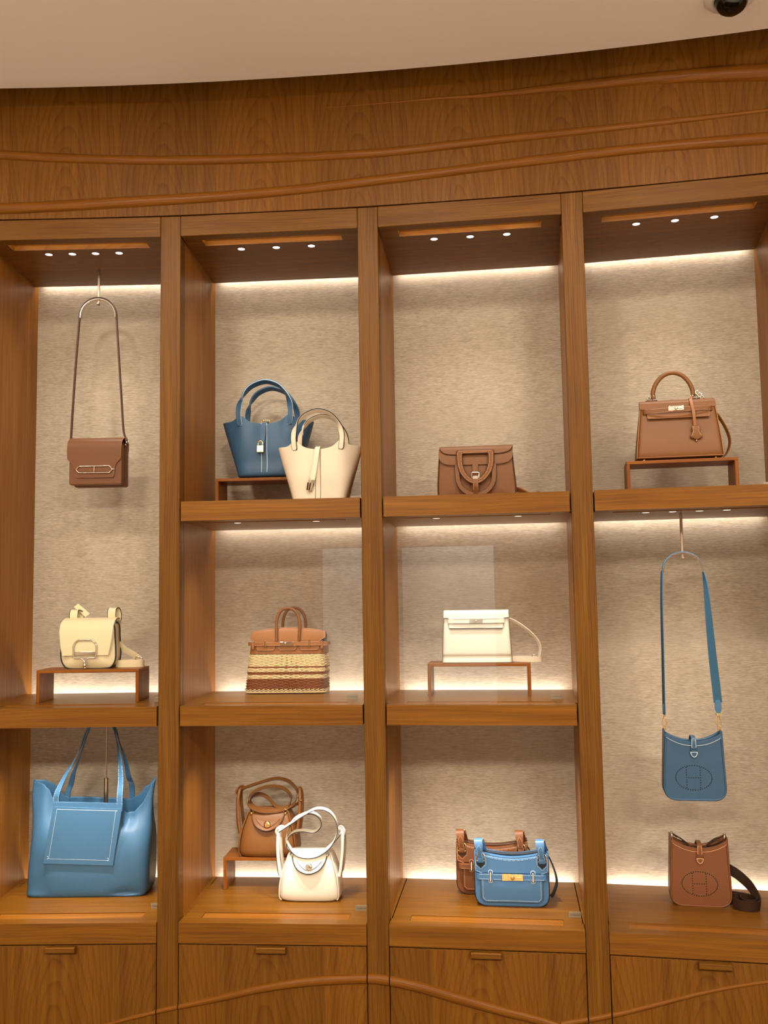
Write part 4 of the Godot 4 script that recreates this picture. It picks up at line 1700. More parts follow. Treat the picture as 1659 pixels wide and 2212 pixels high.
func wicker_bag() -> void:
	var t := thing("wicker_handbag", "wicker handbag in cream and brown stripes with a tan leather top, behind glass", "handbag", in_bay(1, -0.01, MID, -0.293))
	# outline of the basket at height y: [half width, back, front]
	var mb_dark := MB.new()
	var mb_cream := MB.new()
	var mb_brown := MB.new()
	var core := MB.new()
	core.loft([basket_ring(0.5, 40, -0.55), basket_ring(6.0, 40, -0.55), basket_ring(12.0, 40, -0.55)])
	part(t, "lining", core, M.wicker_dark)
	var stakes := 40
	var row := 0
	var y := 1.55
	while y < 11.7:
		var cream := (y > 4.55 and y < 5.75) or (y > 6.5 and y < 7.6) or y > 8.25
		var n := stakes * 5
		var pts := basket_ring(y, n, 0.0)
		for i in n:
			var ph := (i / 5.0 + row) * PI
			var p := pts[i]
			var c := V(-0.1, p.y, -4.5)
			var o := (p - c).normalized()
			pts[i] = p + o * (0.2 * cos(ph)) + V(0, 0.04 * sin(i * 1.7 + row), 0)
		(mb_cream if cream else mb_brown).tube(pts, 0.215 if cream else 0.21, 5, true)
		y += 0.40
		row += 1
	part(t, "cream_weave", mb_cream, M.wicker_cream, "cream willow strands", true)
	part(t, "brown_weave", mb_brown, M.wicker_brown, "brown willow strands", true)
	var lo := basket_ring(0.9, stakes, -0.15)
	var hi := basket_ring(12.1, stakes, -0.15)
	var sk := MB.new()
	for i in stakes:
		sk.tube(PackedVector3Array([lo[i], hi[i]]), 0.17, 5)
	part(t, "stake", sk, M.wicker_brown, "", true)
	# braided cream foot border
	var bd := MB.new()
	bd.tube(basket_ring(0.55, 100, 0.1), 0.24, 6, true)
	part(t, "foot_border", bd, M.wicker_cream)
	var sl := MB.new()
	var a := basket_ring(0.75, 96, 0.28)
	var b := basket_ring(1.45, 96, 0.28)
	for i in range(0, 96, 2):
		sl.tube(PackedVector3Array([a[i], b[(i + 3) % 96]]), 0.14, 5)
	part(t, "border_braid", sl, M.wicker_cream, "", true)
	for x in [-8.6, -7.0, 7.6, 9.2]:
		var ft := MB.new()
		ft.box(V(x, 0.25, -1.0), V(0.8, 0.5, 0.8), 0.12)
		part(t, "foot", ft, M.edge_dark)
	# leather yoke
	var mb := MB.new()
	mb.loft([basket_ring(11.9, 60, 0.12), basket_ring(13.5, 60, 0.12), basket_ring(15.4, 60, 0.05), basket_ring(15.5, 60, -0.4)])
	part(t, "leather_yoke", mb, M.tan_light)
	var top := P2([-11.0, 16.5, -10.3, 18.5, -7.0, 19.05, -3.6, 19.4, -1.2, 19.6, 2.1, 19.6, 4.5, 19.5, 8.5, 19.05, 11.7, 18.5, 11.8, 16.8, 9.8, 15.3, -9.1, 15.3])
	mb = MB.new()
	mb.slab(top, -0.15, 0.2, 0.1, 0.35)
	var tf := part(t, "front_flap", mb, M.tan_light)
	tf.transform = Transform3D(Basis(Vector3.RIGHT, -0.16), V(0, 0.35, 2.7) * 0.01)
	mb = MB.new()
	mb.tube(MB.lift(ccw(top), 0.12), 0.14, 5, true)
	part(tf, "flap_edge", mb, M.tan_edge)
	mb = MB.new()
	mb.slab(round_poly(P2([-10.3, 12.0, 10.9, 12.0, 11.3, 17.0, 10.9, 18.4, 4.5, 19.3, 0.5, 19.5, -4.0, 19.2, -9.9, 18.3, -10.5, 17.0]), 0.6), -8.4, -8.0, 0.1)
	part(t, "rear_flap", mb, M.tan)
	mb = MB.new()
	mb.slab(P2([-10.6, 12.5, 11.2, 12.5, 11.2, 17.2, -10.4, 17.2]), -8.0, -1.2, 0.2)
	part(t, "gusset", mb, M.tan_dark)
	for q in [[-9.1, -8.5, -3.9, -3.4], [-2.5, -1.9, 2.6, 3.2], [4.1, 4.6, 9.4, 9.9]]:
		mb = MB.new()
		var o := P2([q[0], 14.8, q[0], 13.9, q[1], 13.1, q[2], 13.1, q[3], 13.9, q[3], 14.8])
		mb.slab(o, 0.1, 0.5, 0.08)
		var tb := part(t, "flap_tab", mb, M.tan_light)
		mb = MB.new()
		mb.tube(MB.lift(PackedVector2Array([o[1], o[2], o[3], o[4]]), 0.48), 0.13, 5)
		part(tb, "tab_edge", mb, M.tan_edge)
	mb = MB.new()
	mb.ribbon(Q3([-11.7, 15.05, -2.2, -11.6, 15.05, -0.3, -11.2, 15.05, 0.6, -5, 15.05, 0.85, 1, 15.0, 0.9, 7, 15.0, 0.85, 12.3, 15.0, 0.6, 12.9, 15.0, -0.3, 12.9, 15.0, -2.2]), Vector3(0, 1, 0), 1.05, 0.26)
	var belt := part(t, "belt", mb, M.tan_light)
	mb = MB.new()
	for yy in [15.5, 14.5]:
		mb.tube(Q3([-11.1, yy, 0.72, -5, yy, 0.98, 7, yy - 0.05, 0.98, 12.2, yy - 0.05, 0.72]), 0.08, 5)
	part(belt, "belt_edge", mb, M.tan_edge)
	for x in [-10.0, 10.9]:
		mb = MB.new()
		mb.slab(rrect(x - 0.35, 13.5, x + 0.35, 15.8, 0.2), 0.3, 1.2, 0.1)
		part(t, "belt_loop", mb, M.tan_light)
	for x in [-6.2, 7.1]:
		mb = MB.new()
		mb.slab(rrect(x - 0.22, 14.0, x + 0.22, 16.0, 0.2), 0.5, 1.25, 0.1)
		part(t, "turn_loop", mb, M.silver)
	mb = MB.new()
	mb.slab(rrect(-1.7, 14.4, 2.3, 15.6, 0.12), 0.9, 1.25, 0.08)
	mb.lathe([[0.45, 0.0], [0.45, 0.5], [0.3, 0.6]], Transform3D(Basis(Vector3.RIGHT, PI / 2), V(-0.1, 15.0, 1.2)), 14)
	mb.box(V(0.9, 15.1, 1.35), V(1.5, 0.3, 0.25), 0.06)
	part(t, "clasp", mb, M.silver)
	for f in [0, 1]:
		mb = MB.new()
		var z := 0.75 if f == 0 else -6.8
		var dx := 0.0 if f == 0 else 0.55
		mb.tube(curve3(Q3([-2.75 + dx, 15.9, z + 0.1, -2.85 + dx, 18.5, z, -2.9 + dx, 21.0, z - 0.2, -2.35 + dx, 23.6, z - 0.4, -1.2 + dx, 25.1, z - 0.5, 0.5 + dx, 25.6, z - 0.5, 2.3 + dx, 25.1, z - 0.5, 3.6 + dx, 23.5, z - 0.4, 4.25 + dx, 21.0, z - 0.2, 4.15 + dx, 18.5, z, 4.0 + dx, 15.9, z + 0.1]), 6), 0.46, 10)
		part(t, "handle", mb, M.tan)
		if f == 0:
			for x in [-2.75, 4.0]:
				mb = MB.new()
				mb.tube(curve3(Q3([x - 0.9, 16.0, 0.5, x - 1.0, 16.8, 0.42, x - 0.6, 17.5, 0.1, x, 17.75, -0.1, x + 0.6, 17.5, 0.1, x + 1.0, 16.8, 0.42, x + 0.9, 16.0, 0.5]), 4), 0.12, 5)
				part(t, "flap_keyhole", mb, M.tan_edge)


func basket_ring(y: float, n: int, grow: float) -> PackedVector3Array:
	var k := y / 12.0
	var hw := lerpf(12.25, 11.55, k) + grow
	var cx := lerpf(-0.55, 0.2, k)
	return oval_ring(cx - hw, cx + hw, y, -9.2 + k * 0.6 - grow, 0.0 + grow, 9.0, n)


func doctor_bag(tan: bool) -> void:
	var t: Node3D
	var mat: Material = M.tan if tan else M.white
	var edge: Material = M.tan_dark if tan else M.edge_dark
	var metal: Material = M.gold if tan else M.silver
	# both are the same make: a soft rounded trapezoid that folds at its top corners
	if tan:
		t = thing("doctor_bag", "small tan leather doctor bag with a coiled strap standing on a low wooden riser", "handbag", in_bay(1, -0.068, SILL + 0.0925, -0.27), "little doctor bags on the sill")
	else:
		t = thing("doctor_bag", "small white leather doctor bag with a looped strap at the front of the sill", "handbag", in_bay(1, 0.0715, SILL, -0.168), "little doctor bags on the sill")
	var rows := [[0.0, -7.6, 7.6, -10.4, -1.2, 4.0], [0.35, -8.3, 8.3, -11.0, -0.5, 4.5], [1.6, -8.8, 8.8, -11.4, 0.0, 5.0], [4.5, -8.6, 8.6, -11.4, -0.1, 5.0], [8.0, -7.9, 7.9, -10.9, -0.7, 5.0], [11.0, -6.9, 6.9, -9.8, -1.7, 4.5], [12.6, -6.2, 6.2, -8.8, -2.7, 4.0], [13.3, -5.5, 5.5, -7.6, -3.8, 3.0], [13.45, -5.0, 5.0, -6.6, -4.8, 2.5]]
	var mb := MB.new()
	mb.loft(body_rings(rows, 4, 72))
	part(t, "body", mb, mat)
	# seams that run up the front corners
	for s in [-1.0, 1.0]:
		mb = MB.new()
		mb.tube(curve3(Q3([s * 7.9, 0.55, -0.75, s * 8.3, 1.1, -0.5, s * 8.42, 2.2, -0.3, s * 8.25, 5.0, -0.35, s * 7.6, 8.0, -0.9, s * 6.6, 11.0, -1.9, s * 5.9, 12.7, -2.9, s * 4.8, 13.5, -5.0]), 6), 0.17, 6)
		part(t, "piping", mb, mat)
		# side pocket flaps and folded side handles
		mb = MB.new()
		mb.slab(P2([-3.6, 3.6, 3.6, 3.6, 3.6, 7.4, 0.0, 8.0, -3.6, 7.4]), -0.15, 0.15, 0.1)
		var pk := part(t, "side_pocket", mb, mat)
		pk.transform = Transform3D(Basis(Vector3.UP, s * PI / 2) * Basis(Vector3.RIGHT, -0.13), V(s * 8.75, 0, -5.6) * 0.01)
		mb = MB.new()
		var hz := -5.6
		mb.tube(curve3(Q3([s * 8.45, 6.4, hz + 3.0, s * 8.9, 9.0, hz + 2.8, s * 9.3, 13.0, hz + 2.4, s * 9.35, 16.5, hz + 1.9, s * 9.1, 18.6, hz + 0.9, s * 8.9, 18.9, hz, s * 9.1, 18.6, hz - 0.9, s * 9.35, 16.5, hz - 1.9, s * 9.3, 13.0, hz - 2.4, s * 8.9, 9.0, hz - 2.8, s * 8.45, 6.4, hz - 3.0]), 5), 0.5, 8)
		part(t, "handle", mb, mat)
		mb = MB.new()
		mb.tube(curve3(Q3([s * 8.95, 6.5, hz + 3.0, s * 9.4, 9.0, hz + 2.9, s * 9.75, 13.0, hz + 2.5, s * 9.8, 16.5, hz + 1.95]), 5), 0.12, 5)
		part(t, "handle_seam", mb, edge)
	# flap: two crossing tongues that dip in the middle
	var fz := func(y: float) -> float: return -3.9 + 3.75 * smoothstep(14.2, 7.5, y)
	mb = MB.new()
	var top := curve2(P2([-4.9, 12.6, -4.0, 11.4, -2.9, 10.1, -1.4, 9.0, 0.0, 8.6, 1.4, 9.0, 2.9, 10.1, 4.0, 11.4, 4.9, 12.6]), 4, false)
	var low := curve2(P2([-5.0, 12.3, -4.5, 10.7, -3.3, 9.1, -1.6, 8.2, 0.0, 7.9, 1.6, 8.2, 3.3, 9.1, 4.5, 10.7, 5.0, 12.3]), 4, false)
	var rings := []
	for k in 2:
		var ring := PackedVector3Array()
		for p in (top if k == 0 else low):
			ring.append(V(p.x, p.y, fz.call(p.y) + (0.25 if k == 0 else 0.75)))
		rings.append(ring)
	mb.loft([rings[1], rings[0]], false, false, false, 4)
	var back := PackedVector3Array()
	for p in rings[1]:
		back.append(p - V(0, -0.1, 0.75))
	mb.loft([back, rings[1]], false, false, false, 5)
	part(t, "front_tongue", mb, mat)
	mb = MB.new()
	mb.tube(rings[1], 0.15, 6)
	mb.tube(rings[0], 0.11, 6)
	part(t, "tongue_edge", mb, edge)
	mb = MB.new()
	var up := P2([-5.2, 13.2, 5.2, 13.2])
	var q := PackedVector3Array()
	for i in range(top.size() - 1, -1, -1):
		q.append(V(top[i].x, top[i].y + 0.15, fz.call(top[i].y) + 0.3))
	var q2 := PackedVector3Array()
	for i in q.size():
		q2.append(V(lerpf(5.1, -5.1, i / float(q.size() - 1)), 13.5, -4.6))
	mb.loft([q, q2], false, false, false, 6)
	part(t, "flap", mb, mat)
	mb = MB.new()
	for s in [-1.0, 1.0]:
		mb.lathe([[0.1, -0.2], [0.42, -0.1], [0.42, 0.3], [0.3, 0.45], [0.05, 0.5]], Transform3D(Basis(Vector3.RIGHT, 1.1), V(s * 5.1, 12.3, -2.5)), 12)
		mb.tube(round_ring(P2([s * 5.1 - 0.5, 12.4, s * 5.1 + 0.5, 12.4, s * 5.1 + 0.5, 13.4, s * 5.1 - 0.5, 13.4]), 0.3, -2.7), 0.12, 6, true)
	part(t, "zip_pull", mb, metal)
	mb = MB.new()
	var face := Transform3D(Basis(Vector3.RIGHT, 1.35), V(0.1, 9.5, -0.35))
	mb.lathe([[0.05, 0.0], [1.0, 0.0], [1.0, 0.3], [0.8, 0.42], [0.5, 0.5], [0.05, 0.5]], face, 22)
	mb.box(V(0.1, 9.75, 0.35), V(0.42, 1.1, 0.5), 0.15)
	part(t, "turn_lock", mb, metal)
	# the shoulder strap, coiled above the bag
	mb = MB.new()
	var path: PackedVector3Array
	if tan:
		path = Q3([-9.0, 18.6, -6.0, -7.6, 19.2, -5.4, -2.5, 20.9, -4.8, 2.0, 22.0, -4.6, 5.6, 21.3, -4.6, 7.9, 19.3, -4.4, 8.4, 17.3, -4.2, 7.3, 14.6, -3.8, 3.5, 12.9, -3.2, -1.0, 12.7, -2.6, -4.6, 13.6, -2.6, -6.2, 15.3, -3.0, -5.4, 17.6, -3.6, -2.5, 19.2, -4.0, 0.9, 19.8, -4.2, 4.3, 19.2, -4.2, 6.5, 17.0, -4.4, 6.1, 14.5, -4.6, 3.9, 13.3, -4.8, 1.6, 13.9, -5.2, -0.7, 16.2, -5.4, -3.0, 17.4, -5.2, -4.9, 16.9, -5.0, -5.9, 15.6, -4.8, -5.0, 14.0, -4.6, -2.0, 12.9, -4.0, 2.5, 12.5, -4.4, 6.6, 13.6, -5.2, 8.6, 14.6, -5.8])
	else:
		path = Q3([-9.3, 18.3, -4.8, -8.0, 19.2, -4.2, -5.0, 21.2, -3.4, -1.3, 23.6, -3.0, 2.5, 25.2, -2.8, 5.8, 24.3, -2.8, 7.7, 21.6, -2.8, 7.9, 18.4, -2.8, 6.1, 14.9, -2.6, 2.9, 12.5, -2.4, -0.4, 11.8, -2.2, -3.8, 12.5, -2.4, -6.2, 15.0, -3.0, -6.7, 17.6, -3.6, -5.2, 21.3, -4.2, -2.5, 23.0, -4.6, 0.4, 23.5, -4.8, 2.7, 22.1, -4.8, 3.0, 19.9, -4.8, 1.0, 18.3, -4.8, -2.2, 18.6, -4.6, -4.7, 18.3, -4.4, -6.4, 16.8, -4.2, -6.8, 14.6, -3.8, -4.6, 12.6, -3.6, -1.0, 11.9, -3.4, 3.2, 12.8, -3.6, 6.4, 15.2, -4.2, 9.0, 18.2, -4.8])
	var sp := curve3(path, 6)
	var wd := Vector3(0.05, -0.3, 1.0) if tan else Vector3(0.05, -0.22, 1.0)
	mb.ribbon(sp, wd, 1.7, 0.26)
	var st := part(t, "shoulder_strap", mb, mat)
	mb = MB.new()
	var line := PackedVector3Array()
	for i in sp.size():
		line.append(sp[i] + wd.normalized() * 0.85)
	mb.tube(line, 0.13, 5)
	part(st, "strap_edge", mb, edge)
	mb = MB.new()
	for s in [-1.0, 1.0]:
		if tan and s > 0:
			mb.tube(curve3(Q3([8.6, 15.2, -7.8, 8.9, 15.9, -6.5, 9.4, 16.1, -3.6, 10.0, 15.8, -3.2]), 4), 0.75, 8, false, 0.4)
		else:
			mb.tube(curve3(Q3([s * 8.1, 18.4, -6.6, s * 8.8, 19.2, -6.2, s * 9.5, 19.3, -4.6, s * 10.0, 18.5, -4.2, s * 9.9, 17.8, -4.6]), 4), 0.75, 8, false, 0.4)
	part(t, "strap_keeper", mb, mat)


func ring_handle_bag() -> void:
	var t := thing("ring_handle_bag", "brown pebbled leather bag with a cut-out D-shaped handle on the upper shelf", "handbag", in_bay(2, -0.055, UPPER, -0.12))
	var o := round_poly(P2([-5.35, 0.0, -5.4, 4.0, -5.1, 9.0, -4.6, 14.2, 15.6, 14.3, 16.0, 9.0, 16.5, 4.0, 16.5, 0.0]), [1.6, 1.5, 1.5, 1.2, 1.2, 1.5, 1.5, 1.6], 4)
	var mb := MB.new()
	mb.slab(o, -7.0, -0.9, 0.4, 0.6)
	part(t, "body", mb, M.tan_pebble)
	mb = MB.new()
	mb.tube(MB.lift(MB.inset(o, -0.02), -0.85), 0.17, 6, true)
	part(t, "piping", mb, M.tan_dark)
	# two flaps with rounded corners, one over the other
	flap(t, [[11.0, -7.3, -4.3, 15.5], [14.0, -7.0, -4.5, 15.7], [14.8, -5.0, -4.6, 15.75], [14.75, -2.4, -4.65, 15.8], [14.0, -0.6, -4.8, 15.85], [12.4, 0.0, -5.0, 15.8], [11.2, 0.15, -4.7, 15.6], [10.6, 0.18, -4.2, 15.1], [10.1, 0.2, -3.6, 14.5], [9.75, 0.2, -2.6, 13.5], [9.55, 0.2, -0.8, 11.6]], 0.28, M.tan_pebble, null, "lower_flap")
	flap(t, [[13.2, -7.7, -4.4, 15.6], [14.9, -6.8, -4.5, 15.7], [15.2, -4.6, -4.6, 15.75], [15.1, -2.2, -4.6, 15.8], [14.5, -0.4, -4.55, 15.75], [13.9, 0.15, -4.3, 15.5], [13.4, 0.4, -3.9, 15.1], [12.95, 0.5, -3.2, 14.3], [12.65, 0.55, -2.0, 13.0], [12.55, 0.56, -0.6, 11.6]], 0.28, M.tan_pebble, M.tan_dark, "upper_flap")
	# the D-shaped handle folded over the front
	var out := round_poly(P2([0.2, 13.5, 10.6, 13.5, 10.45, 9.4, 9.8, 7.3, 8.4, 5.4, 6.9, 4.3, 5.3, 3.9, 3.7, 4.3, 2.2, 5.5, 1.0, 7.3, 0.4, 9.4]), [0.5, 0.5, 0.8, 0.8, 0.8, 0.8, 0.8, 0.8, 0.8, 0.8, 0.8], 3)
	var hole := round_poly(P2([1.75, 12.6, 9.1, 12.6, 9.0, 9.5, 8.3, 7.5, 6.9, 5.8, 5.3, 5.1, 3.7, 5.8, 2.4, 7.5, 1.8, 9.5]), [0.3, 0.3, 0.8, 0.8, 0.8, 0.8, 0.8, 0.8, 0.8], 3)
	mb = MB.new()
	ring_plate(mb, out, hole, 1.0, 1.6)
	var h := part(t, "ring_handle", mb, M.tan_pebble)
	mb = MB.new()
	for e in [MB.inset(ccw(out), 0.28), MB.inset(ccw(hole), -0.28)]:
		mb.dashes(lift(e, 1.6, true), Vector3(0, 0, 1), 0.32, 0.12, 0.07)
	part(h, "stitching", mb, M.thread_tan)
	mb = MB.new()
	mb.tube(MB.lift(ccw(out), 1.3), 0.14, 6, true)
	mb.tube(MB.lift(ccw(hole), 1.5), 0.1, 6, true)
	part(h, "handle_edge", mb, M.tan_dark)
	# second handle loop below it, lying on the body
	var lo := PackedVector3Array()
	for i in 15:
		var a := PI + PI * i / 14.0
		lo.append(V(5.4 + cos(a) * 5.1, 6.2 + sin(a) * 5.2, 0.75))
	lo.insert(0, V(0.25, 9.6, 0.6))
	lo.append(V(10.55, 9.6, 0.6))
	mb = MB.new()
	var lw := []
	for p in lo:
		lw.append(V(p.x - 5.4, minf(p.y - 6.2, 0.0), 0.0).normalized() if absf(p.x - 5.4) < 5.1 else V(signf(p.x - 5.4), 0, 0))
	mb.ribbon(lo, lw, 1.1, 0.35)
	part(t, "handle_loop", mb, M.tan_pebble)
	mb = MB.new()
	for k in [-0.55, 0.55]:
		var line := PackedVector3Array()
		for i in lo.size():
			line.append(lo[i] + (lw[i] as Vector3) * k)
		mb.tube(line, 0.14, 5)
	part(t, "loop_edge", mb, M.tan_dark)
	mb = MB.new()
	mb.ribbon(Q3([5.3, 9.6, 0.45, 5.3, 7.0, 0.5, 5.35, 5.0, 0.6]), Vector3(1, 0, 0), 1.5, 0.3)
	mb.ribbon(curve3(Q3([5.35, 5.6, 1.3, 5.35, 4.6, 1.75, 5.35, 3.2, 1.7, 5.35, 2.0, 1.2, 5.35, 0.6, 0.5]), 4), Vector3(1, 0, 0), 1.45, 0.3)
	var cs := part(t, "closing_strap", mb, M.tan_pebble)
	mb = MB.new()
	for x in [4.75, 5.95]:
		mb.dashes(Q3([x, 4.5, 1.92, x, 3.2, 1.86, x, 2.2, 1.45]), Vector3(0, 0, 1), 0.32, 0.12, 0.075)
	part(cs, "stitching", mb, M.thread_tan)
	mb = MB.new()
	mb.tube(round_ring(P2([4.35, 5.3, 6.3, 5.3, 6.35, 7.2, 4.35, 7.2]), 0.25, 1.35), 0.18, 6, true)
	mb.slab(rrect(4.5, 5.2, 6.15, 6.2, 0.2), 1.3, 1.75, 0.12)
	part(t, "buckle", mb, M.silver)
	mb = MB.new()
	var sp := curve3(Q3([15.0, 1.0, -2.0, 15.6, 2.3, -1.8, 16.6, 2.5, -2.2, 18.2, 1.9, -2.8, 20.0, 1.0, -3.2, 21.4, 0.9, -4.0, 22.3, 1.4, -4.6, 23.4, 1.0, -5.4, 24.0, 0.6, -6.0]), 6)
	mb.ribbon(sp, Vector3(0.25, 0.55, 0.8), 1.9, 0.26)
	var ss := part(t, "shoulder_strap", mb, M.tan_light)
	mb = MB.new()
	for k in [-0.75, 0.75]:
		var line := PackedVector3Array()
		for p in sp:
			line.append(p + Vector3(0.25, 0.55, 0.8).normalized() * k)
		mb.tube(line, 0.17, 5)
	part(ss, "strap_edge", mb, M.thread_tan)


func ccw(o: PackedVector2Array) -> PackedVector2Array:
	var r := o.duplicate()
	if Geometry2D.is_polygon_clockwise(r):
		r.reverse()
	return r


func ring_plate(mb: MB, outer: PackedVector2Array, hole: PackedVector2Array, z0: float, z1: float) -> void:
	# a flat plate with a hole: both outlines resampled by angle round the hole's centre
	var c := Vector2.ZERO
	for p in hole:
		c += p
	c /= hole.size()
	var n := 72
	var oo := PackedVector2Array()
	var hh := PackedVector2Array()
	for i in n:
		var d := Vector2.from_angle(TAU * i / n)
		oo.append(hit(outer, c, d))
		hh.append(hit(hole, c, d))
	mb.loft([MB.lift(oo, z0), MB.lift(oo, z1 - 0.1)], true, false, false, 3)
	mb.loft([MB.lift(oo, z1 - 0.1), MB.lift(lerp_poly(oo, hh, 0.08), z1)], true, false, false, 4)
	mb.loft([MB.lift(lerp_poly(oo, hh, 0.08), z1), MB.lift(lerp_poly(oo, hh, 0.92), z1)], true, false, false, 5)
	mb.loft([MB.lift(lerp_poly(oo, hh, 0.92), z1), MB.lift(hh, z1 - 0.1)], true, false, false, 6)
	mb.loft([MB.lift(hh, z1 - 0.1), MB.lift(hh, z0)], true, false, false, 7)
	mb.loft([MB.lift(hh, z0), MB.lift(oo, z0)], true, false, false, 8)


func lerp_poly(a: PackedVector2Array, b: PackedVector2Array, t: float) -> PackedVector2Array:
	var r := PackedVector2Array()
	for i in a.size():
		r.append(a[i].lerp(b[i], t))
	return r


func hit(poly: PackedVector2Array, c: Vector2, d: Vector2) -> Vector2:
	var best := c
	for i in poly.size():
		var q = Geometry2D.segment_intersects_segment(c, c + d * 100.0, poly[i], poly[(i + 1) % poly.size()])
		if q != null and (q as Vector2).distance_to(c) > best.distance_to(c):
			best = q
	return best


func satchel_bag() -> void:
	var t := thing("satchel_bag", "white leather satchel bag with a silver clasp on a riser behind glass", "handbag", in_bay(2, -0.02, MID + 0.0925, -0.22))
	var o := P2([-9.4, 0.0, -8.85, 12.7, -8.7, 14.7, 9.75, 14.6, 9.9, 12.7, 10.6, 0.0])
	var mb := MB.new()
	var rows := [[0.0, -9.3, 10.5, -7.6, -0.1, 14.0], [0.3, -9.4, 10.6, -7.8, 0.0, 14.0], [1.0, -9.35, 10.55, -7.8, -0.15, 14.0], [1.9, -9.3, 10.5, -7.8, -0.5, 14.0], [2.5, -9.3, 10.5, -7.7, 0.05, 14.0], [4.0, -9.2, 10.45, -7.5, 0.1, 14.0], [8.0, -9.05, 10.2, -6.6, -0.1, 14.0], [12.0, -8.85, 9.95, -5.4, -0.6, 14.0], [14.3, -8.75, 9.8, -4.4, -0.9, 14.0]]
	mb.loft(body_rings(rows, 4, 100))
	part(t, "body", mb, M.white)
	mb = MB.new()
	mb.tube(Q3([-9.45, 0.15, 0.0, -9.1, 8, 0.0, -8.85, 13.0, -0.5]), 0.08, 5)
	mb.tube(Q3([10.65, 0.15, 0.0, 10.25, 8, 0.0, 9.95, 13.0, -0.5]), 0.08, 5)
	mb.tube(Q3([-9.4, 0.12, 0.02, 10.6, 0.12, 0.02]), 0.12, 5)
	part(t, "edge_piping", mb, M.edge_grey)
	flap(t, [[10.0, -6.2, -8.7, 9.8], [13.8, -5.0, -8.7, 9.85], [14.8, -4.0, -8.7, 9.85], [15.0, -2.6, -8.7, 9.85], [14.85, -1.2, -8.7, 9.85], [14.3, -0.45, -8.72, 9.85], [13.4, -0.3, -8.75, 9.88], [13.0, -0.26, -8.75, 9.9], [12.85, -0.24, -7.5, 8.7], [12.4, -0.18, -7.2, 8.4], [11.5, 0.0, -7.2, 8.35], [10.6, 0.2, -7.15, 8.25], [9.95, 0.32, -7.1, 8.15]], 0.28, M.white, null)
	mb = MB.new()
	mb.tube(Q3([-7.1, 9.95, 0.36, 8.15, 9.9, 0.36]), 0.15, 5)
	mb.tube(Q3([-8.75, 12.98, -0.2, -7.3, 12.85, -0.16, -7.15, 11.4, 0.1]), 0.1, 5)
	mb.tube(Q3([9.9, 12.95, -0.2, 8.5, 12.8, -0.16, 8.3, 11.4, 0.1]), 0.1, 5)
	part(t, "flap_edge", mb, M.edge_grey)
	mb = MB.new()
	mb.ribbon(curve3(Q3([-7.4, 12.0, -0.5, -7.35, 12.0, 0.35, -5.0, 11.98, 0.6, 0.6, 11.95, 0.75, 6.0, 11.98, 0.6, 8.5, 12.0, 0.35, 8.55, 12.0, -0.5]), 4), Vector3(0, 1, 0), 1.2, 0.24)
	var belt := part(t, "belt", mb, M.white)
	mb = MB.new()
	for y in [11.38, 12.56]:
		mb.tube(curve3(Q3([-7.3, y, 0.45, -5.0, y, 0.7, 0.6, y - 0.03, 0.85, 6.0, y, 0.7, 8.45, y, 0.45]), 4), 0.07, 5)
	part(belt, "belt_edge", mb, M.edge_grey)
	turn_clasp(t, 0.62, 12.05, 0.8, 3.8, M.silver)
	mb = MB.new()
	var sp := curve3(Q3([9.6, 12.4, -3.2, 10.6, 12.2, -3.2, 12.9, 10.9, -3.0, 15.9, 8.5, -2.8, 18.0, 6.0, -2.8, 18.6, 4.0, -2.8, 18.3, 1.8, -2.8, 18.0, 1.0, -2.8]), 6)
	mb.ribbon(sp, Vector3(0.35, 0.3, 0.9), 1.5, 0.22)
	var lp := curve3(Q3([9.5, 1.0, -3.0, 11.5, 1.0, -1.6, 15.0, 0.9, -1.2, 18.2, 0.9, -1.4, 19.2, 0.9, -2.6, 18.4, 0.9, -4.2, 14.5, 1.0, -4.8, 11.0, 1.0, -4.4]), 6)
	mb.ribbon(lp, Vector3(0, 1, 0), 1.5, 0.22)
	part(t, "shoulder_strap", mb, M.sand)
	mb = MB.new()
	mb.tube(round_ring(P2([16.2, 1.2, 17.6, 1.1, 17.8, 2.0, 16.4, 2.1]), 0.2, -2.2), 0.13, 6, true)
	part(t, "strap_buckle", mb, M.silver)


func turn_clasp(t: Node3D, x: float, y: float, z: float, w: float, metal: Material) -> void:
	var mb := MB.new()
	mb.slab(rrect(x - w * 0.5, y - w * 0.16, x - w * 0.12, y + w * 0.16, 0.1), z - 0.2, z + 0.12, 0.06)
	mb.slab(rrect(x - w * 0.2, y - w * 0.14, x + w * 0.5, y + w * 0.16, 0.1), z - 0.2, z + 0.22, 0.06)
	var c := part(t, "clasp_plate", mb, metal)
	mb = MB.new()
	mb.lathe([[w * 0.1, -0.1], [w * 0.1, 0.35], [w * 0.07, 0.45], [0.02, 0.47]], Transform3D(Basis(Vector3.RIGHT, PI / 2), V(x, y, z + 0.2)), 14)
	mb.box(V(x + w * 0.2, y, z + 0.3), V(w * 0.42, w * 0.08, 0.22), 0.05)
	part(c, "turn_knob", mb, metal)


